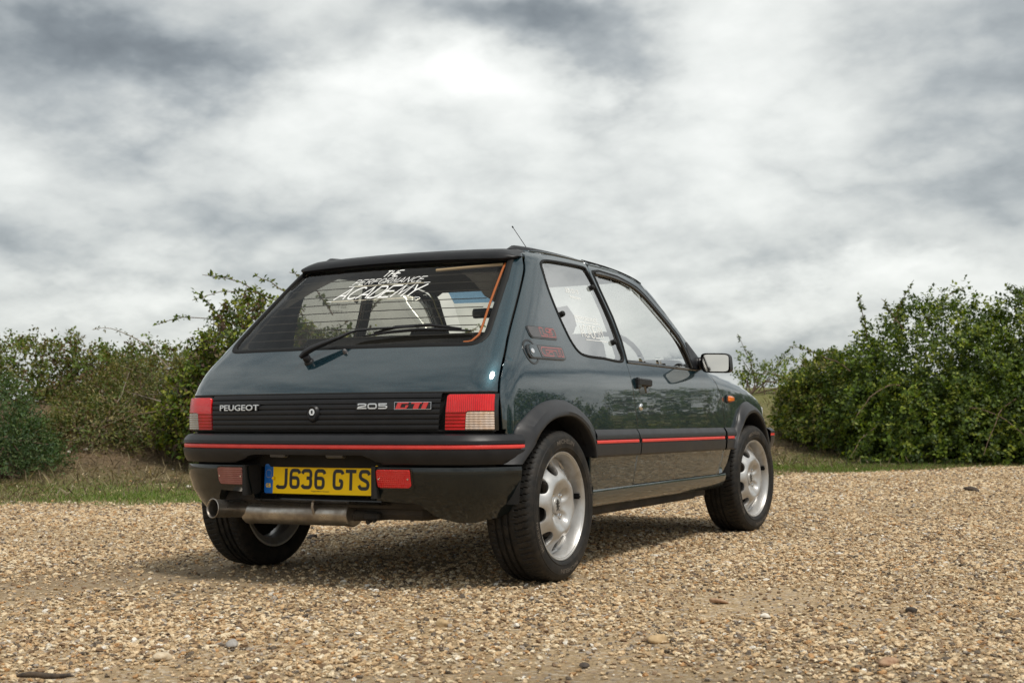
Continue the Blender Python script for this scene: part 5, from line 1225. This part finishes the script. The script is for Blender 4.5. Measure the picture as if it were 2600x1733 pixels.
def leaves_obj(name,P,D,Nn,S,C,parent,width=.55,fold=.25,mat='leaf'):
    """many small folded leaves: P base point, D direction, Nn facing, S length, C colour"""
    n=len(P); D=D/np.linalg.norm(D,axis=1)[:,None]; B=np.cross(D,Nn); B/=np.maximum(np.linalg.norm(B,axis=1)[:,None],1e-6); U=np.cross(B,D)
    S=S[:,None]; V=np.zeros((n,4,3)); V[:,0]=P; V[:,1]=P+D*S*.48+B*S*width*.5+U*S*fold*.3; V[:,2]=P+D*S-U*S*.10; V[:,3]=P+D*S*.48-B*S*width*.5+U*S*fold*.3
    me=bpy.data.meshes.new(name); me.vertices.add(n*4); me.vertices.foreach_set('co',V.ravel()); me.loops.add(n*6); me.polygons.add(n*2)
    base=np.arange(n)[:,None]*4; idx=(base+np.array([[0,1,2,0,2,3]])).ravel(); me.loops.foreach_set('vertex_index',idx.astype(np.int32)); me.polygons.foreach_set('loop_start',(np.arange(n*2)*3).astype(np.int32))
    me.update(calc_edges=True); me.validate()
    a=me.color_attributes.new('leafcol','FLOAT_COLOR','POINT'); cc=np.repeat(np.c_[C,np.ones(n)],4,axis=0); a.data.foreach_set('color',cc.astype(np.float32).ravel())
    me.materials.append(MATS[mat]); o=bpy.data.objects.new(name,me); COL.objects.link(o); o.parent=parent; o['kind']='stuff'; return o
def rv(n): v=RNG.normal(size=(n,3)); return v/np.linalg.norm(v,axis=1)[:,None]
def pal(cols,n,k=None):
    cols=np.array(cols,float); i=RNG.integers(0,len(cols),n) if k is None else k; return np.clip(cols[i]*RNG.uniform(.72,1.3,(n,1)),0,1)
BRAMBLE=[(.092,.145,.013),(.135,.185,.018),(.058,.095,.012),(.190,.225,.026),(.035,.060,.010),(.26,.27,.04),(.10,.075,.035),(.085,.05,.032)]
GORSE=[(.040,.080,.026),(.055,.105,.030),(.028,.058,.020),(.085,.125,.038),(.07,.09,.028)]
DRY=[(.16,.145,.048),(.13,.14,.036),(.09,.125,.026),(.22,.185,.080),(.06,.09,.020),(.11,.065,.038)]
def bush(name,label,group,blobs,nsprig,nleaf,palette,lsize,spread=.14,up_=.35,width=.62,shoots=(),twigs=26,dens_in=.35,cat='bush',wood='bramble_stem',needle=False):
    """blobs: (l,d,rx,ry,rz,zbase) mounds; sprigs of leaves cover them, more sprigs and twigs fill the inside"""
    c0=blobs[0]; root=bpy.data.objects.new(name,None); COL.objects.link(root); base=hw(c0[0],c0[1]); root.location=(0,0,0); tag(root,label,cat,group)
    A=np.array([b_[2]*b_[4]+b_[3]*b_[4]+b_[2]*b_[3] for b_ in blobs]); A/=A.sum()
    SP=[];SN=[]
    def blobpt(k,n,inner):
        l,d,rx,ry,rz,zb=blobs[k]; v=rv(n); v[:,2]=np.abs(v[:,2])*1.0-.12; v/=np.linalg.norm(v,axis=1)[:,None]
        rad=(RNG.uniform(.35,.9,n) if inner else 1-RNG.exponential(.045,n)); lump=1+.17*wob(v[:,0]*rx*2.6+k*3,v[:,1]*ry*2.6+v[:,2]*rz*3.1,2.2,k*1.7)
        q=v*np.array([rx,ry,rz])*(rad*lump)[:,None]; L_=l+q[:,0];D_=d+q[:,1]; z=zb+q[:,2]
        W=np.stack([CP.x+RH.x*L_+FH.x*D_,CP.y+RH.y*L_+FH.y*D_,np.maximum(z,height(L_,D_)+.02)],-1)
        nv_=v/np.array([rx,ry,rz]); nv_/=np.linalg.norm(nv_,axis=1)[:,None]; NW=np.stack([RH.x*nv_[:,0]+FH.x*nv_[:,1],RH.y*nv_[:,0]+FH.y*nv_[:,1],nv_[:,2]],-1); return W,NW
    for k in range(len(blobs)):
        n=int(nsprig*A[k]); a,b_=blobpt(k,n,False); SP.append(a);SN.append(b_); n=int(nsprig*A[k]*dens_in); a,b_=blobpt(k,n,True); SP.append(a);SN.append(b_)
    SP=np.concatenate(SP);SN=np.concatenate(SN); ns=len(SP)
    SD=SN*.7+rv(ns)*.75+np.array([0,0,up_]); SD/=np.linalg.norm(SD,axis=1)[:,None]
    SL=RNG.uniform(.6,1.5,ns)*spread; tone=RNG.uniform(.70,1.25,ns); kk=RNG.integers(0,len(palette),ns)
    rep=np.repeat(np.arange(ns),nleaf); n=len(rep); t_=RNG.uniform(0,1,n)
    side_=np.cross(SD,np.array([0,0,1.]))[rep]; off=rv(n)*spread*.30
    P=SP[rep]+SD[rep]*(SL[rep]*t_)[:,None]+off; D=SD[rep]*.5+rv(n)*.9+SN[rep]*.2; 
    if needle: D=SD[rep]*1.1+rv(n)*.6
    Nf=SN[rep]*.9+rv(n)*.55+np.array([0,0,.5]); S=lsize*RNG.uniform(.6,1.25,n)
    pk=np.where(RNG.uniform(size=n)<.6,kk[rep],RNG.integers(0,len(palette),n)); C=pal(palette,n,pk)*tone[rep][:,None]
    leaves_obj('leaves',P,D,Nf,S,C,root,width)
    # inner stems
    tubes=[]
    for i in RNG.integers(0,ns,twigs):
        e=SP[i]; b_=blobs[RNG.integers(0,len(blobs))]; s0=hw(b_[0]+RNG.uniform(-.5,.5)*b_[2],b_[1]+RNG.uniform(-.5,.3)*b_[3]); s0=np.array(s0); m_=(s0+e)/2+rv(1)[0]*.15+np.array([0,0,.2]); 
        if np.linalg.norm(e-s0)>2.2: e=s0+(e-s0)*.6
        tubes.append(tube([s0,m_,e],[.012,.009,.004],4,False))
    V,Fc=merge(tubes); o=mesh_obj('branches',V,Fc,wood,root); o['kind']='stuff'
    for (l0,d0,z0,l1,d1,z1,sag,nl) in shoots:
        a=np.array(gp(l0,d0,z0));b_=np.array(gp(l1,d1,z1)); m_=(a+b_)/2+np.array([0,0,sag]); pts=[tuple((1-t)**2*a+2*t*(1-t)*m_+t*t*b_+rv(1)[0]*.012) for t in np.linspace(0,1,9)]
        V,Fc=tube(pts,list(np.linspace(.008,.003,9)),5); sh=mesh_obj('shoot',V,Fc,wood,root)
        pts=np.array(pts); n=nl*3; tt_=np.repeat(RNG.uniform(.08,1,nl),3)*8; i=np.clip(tt_.astype(int),0,7); f=(tt_-i)[:,None]; Q=pts[i]*(1-f)+pts[i+1]*f
        leaves_obj('shoot_leaves',Q+rv(n)*.012,rv(n)+np.array([0,0,.25]),rv(n)+np.array([0,0,1.]),lsize*RNG.uniform(.7,1.25,n),pal(palette[:4],n)*.75,sh,width)
    return root
GL_='bushes of the hedge on the left'; GR_='brambles on the right'
bush('gorse_bush','dark green spiny gorse bush at the left edge of the picture',GL_,[(-5.85,13.6,.95,.9,1.05,.20),(-4.98,13.3,.40,.5,.50,.12)],1300,17,GORSE,.042,.15,.45,.38,twigs=30)
bush('hawthorn_bush','low rounded brownish green bush along the skyline behind the gorse',GL_,[(-6.3,17.6,1.5,1.1,.80,.84),(-4.75,17.4,1.35,1.0,.70,.82),(-3.2,17.8,1.2,.9,.66,.86)],1700,15,[(.10,.125,.024),(.075,.11,.018),(.145,.14,.032),(.10,.062,.028),(.09,.14,.020)],.052,.15,.4,.7,twigs=30)
bush('dry_scrub','pale dry scrub with straw coloured twigs in the middle of the left hedge',GL_,[(-4.25,15.6,1.05,.8,.76,.48),(-3.25,15.4,.85,.75,.82,.48),(-4.6,14.7,.7,.5,.42,.30),(-3.5,14.5,.8,.5,.42,.30)],2700,15,DRY,.045,.15,.5,.40,twigs=46,wood='dead_wood',
  shoots=[(-3.9,15.,1.2,-4.7,14.8,1.62,.30,10),(-3.6,15.,1.3,-3.3,15.,1.75,.12,8)])
bush('bramble_bush','tall dense bramble bush behind the car with long arching shoots',GL_,[(-2.65,14.0,.78,.85,1.28,.52),(-1.95,14.3,.80,.80,.92,.52),(-3.05,14.0,.62,.6,.80,.44),(-2.4,13.7,1.0,.6,.60,.36)],3200,15,BRAMBLE,.052,.14,.3,.66,twigs=60,
  shoots=[(-2.45,14.,1.75,-3.25,13.8,2.12,.22,20),(-2.2,14.,1.7,-3.35,13.8,1.86,.35,24),(-2.7,14.,1.5,-3.75,13.9,1.62,.25,22),(-2.2,14.,1.75,-2.72,14.,2.13,.12,14),(-1.9,14.,1.7,-2.35,13.9,2.15,.2,12),(-2.9,13.8,1.4,-3.3,13.7,1.95,.15,16),(-2.9,13.6,.7,-4.1,13.2,.55,.18,8),(-1.6,14.,1.6,-1.2,13.9,2.0,.15,14)])
bush('bramble_bush','lower bramble mound seen through the car windows',GL_,[(-.75,14.4,.85,.8,.58,.42),(.55,15.,1.0,.8,.50,.36),(1.5,16.5,.9,.8,.5,.25)],1500,14,BRAMBLE,.052,.14,.3,.66,twigs=30,
  shoots=[(-.8,14.3,1.2,-.3,14.2,1.62,.12,12),(-.4,14.3,1.2,.3,14.2,1.55,.15,12)])
bush('bramble_bush','huge dense green bramble mound filling the right side of the picture',GR_,[(5.80,17.6,1.36,1.3,1.86,.22),(7.25,17.6,1.5,1.4,2.10,.20),(4.74,17.8,.58,.9,1.18,.30),(8.9,17.6,1.5,1.5,1.9,.2),(5.6,16.9,1.15,.8,.95,.12),(6.9,16.6,1.4,.8,1.0,.1)],8200,15,BRAMBLE[:5]+[(.06,.10,.014),(.045,.075,.012)],.055,.145,.25,.68,twigs=110,
  shoots=[(4.65,17.3,1.6,4.52,17.2,2.22,.05,26),(5.0,17.3,1.8,5.25,17.2,2.38,.10,18),(5.4,17.3,1.8,5.9,17.2,2.28,.14,18),(4.4,17.2,1.2,3.62,17.2,1.52,.10,14),(6.6,17.3,2.,7.1,17.2,2.42,.15,18),(4.8,16.9,.5,4.1,16.1,.12,.25,12),(5.6,16.3,.7,6.3,15.7,.12,.3,12),(6.2,16.3,.8,5.6,15.8,.14,.3,10),(4.8,16.4,1.0,4.1,16.0,.5,.3,12),(5.1,17.2,1.7,4.8,17.1,2.12,.05,14)])
bush('bramble_bush','smaller leafy skirt of bramble on the bank beside the front wheel',GR_,[(4.36,18.4,.50,.7,1.00,.42),(4.14,18.8,.34,.6,.62,.50),(4.62,17.8,.40,.6,.50,.25)],1500,15,BRAMBLE[:6]+DRY[:2],.052,.13,.3,.64,twigs=30,
  shoots=[(4.0,18.4,1.0,3.55,18.2,1.02,.25,10)])
bush('hawthorn_sapling','sparse twiggy sapling on the bank beyond the bonnet',GR_,[(4.0,22.6,.22,.22,.42,1.20),(4.35,22.6,.5,.4,.22,1.10),(5.0,23.5,.9,.6,.5,1.1)],150,12,BRAMBLE[:5],.055,.13,.6,.6,twigs=14,cat='sapling',
  shoots=[(4.2,22.6,1.1,3.85,22.5,2.02,.1,14),(4.3,22.6,1.1,4.85,22.5,1.85,.15,16),(4.15,22.6,1.1,4.05,22.6,1.75,.1,14)])
for k,(x,y,r) in enumerate(((13.5,8.,2.0),(10.,13.,2.0),(6.0,16.6,2.2))):
    q=Vector((x,y,0))-Vector((CP.x,CP.y,0)); l_,d_=q.dot(RH),q.dot(FH)
    bush('bramble_bush',['nearest of three brambles standing in a row off to the right','middle of three brambles standing in a row off to the right','farthest of three brambles standing in a row off to the right'][k],'brambles off to the right',[(l_,d_,r,r,1.6+.35*k,.0),(l_-1.4,d_+1.5,1.5,1.5,1.2,0)],1300,10,BRAMBLE,.10,.26,.3,.7,twigs=10,dens_in=.2)

# grass: short blades on the verges, tufts and straw on the bank
n=150000; l=np.concatenate([RNG.uniform(-8.5,2.5,n//2),RNG.uniform(2.2,10.5,n//2)]); e=edge_d(l); d=e-.3+RNG.beta(1.1,2.2,n)*8.0
cv=cover(l,d); gr=green(l,d); keep=RNG.uniform(size=n)<cv*(.14+.86*gr)+.012*(d<e+.5); l,d,gr=l[keep],d[keep],gr[keep]; n=len(l)
P=np.stack([CP.x+RH.x*l+FH.x*d,CP.y+RH.y*l+FH.y*d,height(l,d)-.004],-1)
isg=RNG.uniform(size=n)<gr*.95+.08; C=np.where(isg[:,None],pal([(.10,.17,.025),(.13,.20,.035),(.18,.22,.05),(.07,.12,.02)],n),pal([(.17,.13,.07),(.12,.09,.05),(.085,.065,.035),(.24,.19,.11)],n))
D=rv(n)*.55+np.array([0,0,.9]); leaves_obj('grass',P,D,rv(n),RNG.uniform(.016,.042,n)*(1.+.3*(~isg)),C,None,.16,.1,'grass_blade')

n=5200; l=np.concatenate([RNG.uniform(-8,-.5,n//2),RNG.uniform(2.6,8.5,n//2)]); e=edge_d(l); d=e+.6+RNG.beta(1.6,1.6,n)*6.5
P=np.stack([CP.x+RH.x*l+FH.x*d,CP.y+RH.y*l+FH.y*d,height(l,d)],-1)
leaves_obj('dead_stalks',P,rv(n)*1.1+np.array([0,0,.8]),rv(n),RNG.uniform(.05,.17,n),pal([(.26,.21,.13),(.16,.12,.075),(.10,.075,.05),(.34,.29,.20)],n),None,.06,.1,'grass_blade')
n=9000; l=np.concatenate([RNG.uniform(-8,-.5,n//2),RNG.uniform(2.6,8.5,n//2)]); e=edge_d(l); d=e+1.4+RNG.beta(2.,1.6,n)*5.0
P=np.stack([CP.x+RH.x*l+FH.x*d,CP.y+RH.y*l+FH.y*d,height(l,d)+.004],-1); D=rv(n); D[:,2]*=.15
leaves_obj('fallen_leaves',P,D,np.tile([0,0,1.],(n,1))+rv(n)*.3,RNG.uniform(.025,.055,n),pal([(.14,.085,.045),(.09,.06,.035),(.20,.14,.07),(.06,.075,.02)],n),None,.55,.3,'grass_blade')

# ------------------------------------------------------------------ loose things on the ground
def stonemesh(sx,sy,sz_,seed,sub=3):
    bm=bmesh.new(); bmesh.ops.create_icosphere(bm,subdivisions=sub,radius=1.); r=np.random.default_rng(seed); ph=r.uniform(0,6,6)
    for v in bm.verts:
        c=v.co; k=1+.16*math.sin(c.x*2.1+ph[0])*math.cos(c.y*2.6+ph[1])+.12*math.sin(c.z*3.1+c.x*2+ph[2])+.05*math.sin(c.x*7+ph[3])*math.sin(c.y*6+ph[4]); v.co=Vector((c.x*sx*k,c.y*sy*k,max(c.z,-.5)*sz_*k))
    V=[tuple(v.co) for v in bm.verts]; Fc=[tuple(x.index for x in f.verts) for f in bm.faces]; bm.free(); return V,Fc
def smat(name,c1,c2): 
    if name not in MATS: varied(name,c1,c2,70,.75,bump=.5,bdist=.002)
    return name
smat('dark_stone',(.035,.028,.022),(.075,.055,.04)); smat('pale_stone',(.58,.49,.36),(.44,.34,.22)); smat('brown_stone',(.27,.15,.085),(.38,.25,.15)); smat('grey_stone',(.36,.34,.31),(.24,.22,.20)); smat('tan_stone',(.48,.34,.18),(.36,.25,.13)); smat('white_scrap',(.70,.66,.58),(.58,.52,.44)); smat('pink_scrap',(.70,.22,.16),(.62,.30,.24)); smat('old_wood',(.030,.021,.015),(.085,.058,.036))
ST=[(1.27,4.26,.024,.018,.012,'dark_stone','black lumpy stone lying alone in the gravel at lower right'),
(.69,4.49,.033,.018,.010,'brown_stone','flat reddish brown stone on the gravel right of the rear wheel'),
(.78,4.14,.016,.012,.009,'white_scrap','bright white pebble between larger stones right of centre'),
(-.92,3.51,.030,.018,.012,'pale_stone','knobbly cream flint in the left foreground gravel'),
(-.776,3.69,.026,.017,.011,'grey_stone','smooth pale grey stone near the knobbly cream flint'),
(-.213,4.06,.027,.019,.012,'tan_stone','tan stone in the gravel below the rear bumper'),
(.40,3.72,.030,.020,.014,'tan_stone','broad tan stone in the middle foreground'),
(.94,3.36,.034,.020,.012,'brown_stone','rust brown stone near the bottom edge at right'),
(.177,3.36,.015,.011,.008,'dark_stone','small black stone near the bottom edge in the centre'),
(-1.05,6.95,.030,.022,.016,'dark_stone','dark stone on the open gravel left of the tail pipe'),
(2.0,5.15,.028,.020,.014,'grey_stone','grey stone near the right edge of the gravel')]
for i,(l_,d_,a,b_,c,mt,lb) in enumerate(ST):
    V,Fc=stonemesh(a,b_,c,i); o=mesh_obj('stone',V,Fc,mt,None,smooth=60); p_=hw(l_,d_); o.location=(p_.x,p_.y,p_.z+c*.35); o.rotation_euler=(RNG.uniform(-.2,.2),RNG.uniform(-.2,.2),RNG.uniform(0,6)); tag(o,lb,'stone','larger stones in the gravel')
for i,(l_,d_,a,mt,nm,lb) in enumerate([(-5.15,14.4,.030,'pink_scrap','litter','small pink scrap on the dark earth under the left hedge'),(-4.75,14.2,.026,'white_scrap','flint','white flint below the left hedge, left of its pair'),(-4.6,14.3,.028,'white_scrap','flint','white flint below the left hedge, right of its pair'),(-4.9,13.9,.020,'white_scrap','flint','smallest white flint at the foot of the left bank'),(-2.9,11.9,.026,'white_scrap','flint','white flint in the grass just left of the bumper')]):
    V,Fc=stonemesh(a,a*.8,a*.6,50+i,2); o=mesh_obj(nm,V,Fc,mt,None,smooth=60); p_=hw(l_,d_); o.location=(p_.x,p_.y,p_.z+a*.3); tag(o,lb,nm)
V,Fc=stonemesh(.075,.030,.024,77); o=mesh_obj('wood_lump',V,Fc,'old_wood',None,smooth=50); p_=hw(3.76,10.9); o.location=(p_.x,p_.y,p_.z+.012); o.rotation_euler=(0,0,-.45); tag(o,'dark lump of wood lying on the far gravel at right','wood')
a=np.array(gp(-1.20,3.235,.012));b_=np.array(gp(-1.05,3.20,.016)); pts=[tuple(a+(b_-a)*t+rv(1)[0]*.0025) for t in np.linspace(0,1,9)]
V,Fc=tube(pts,[.004,.007,.008,.0075,.008,.007,.006,.005,.002],8); o=mesh_obj('stick',V,Fc,'old_wood',None,smooth=60); tag(o,'short dark stick lying in the gravel at the lower left corner','stick')
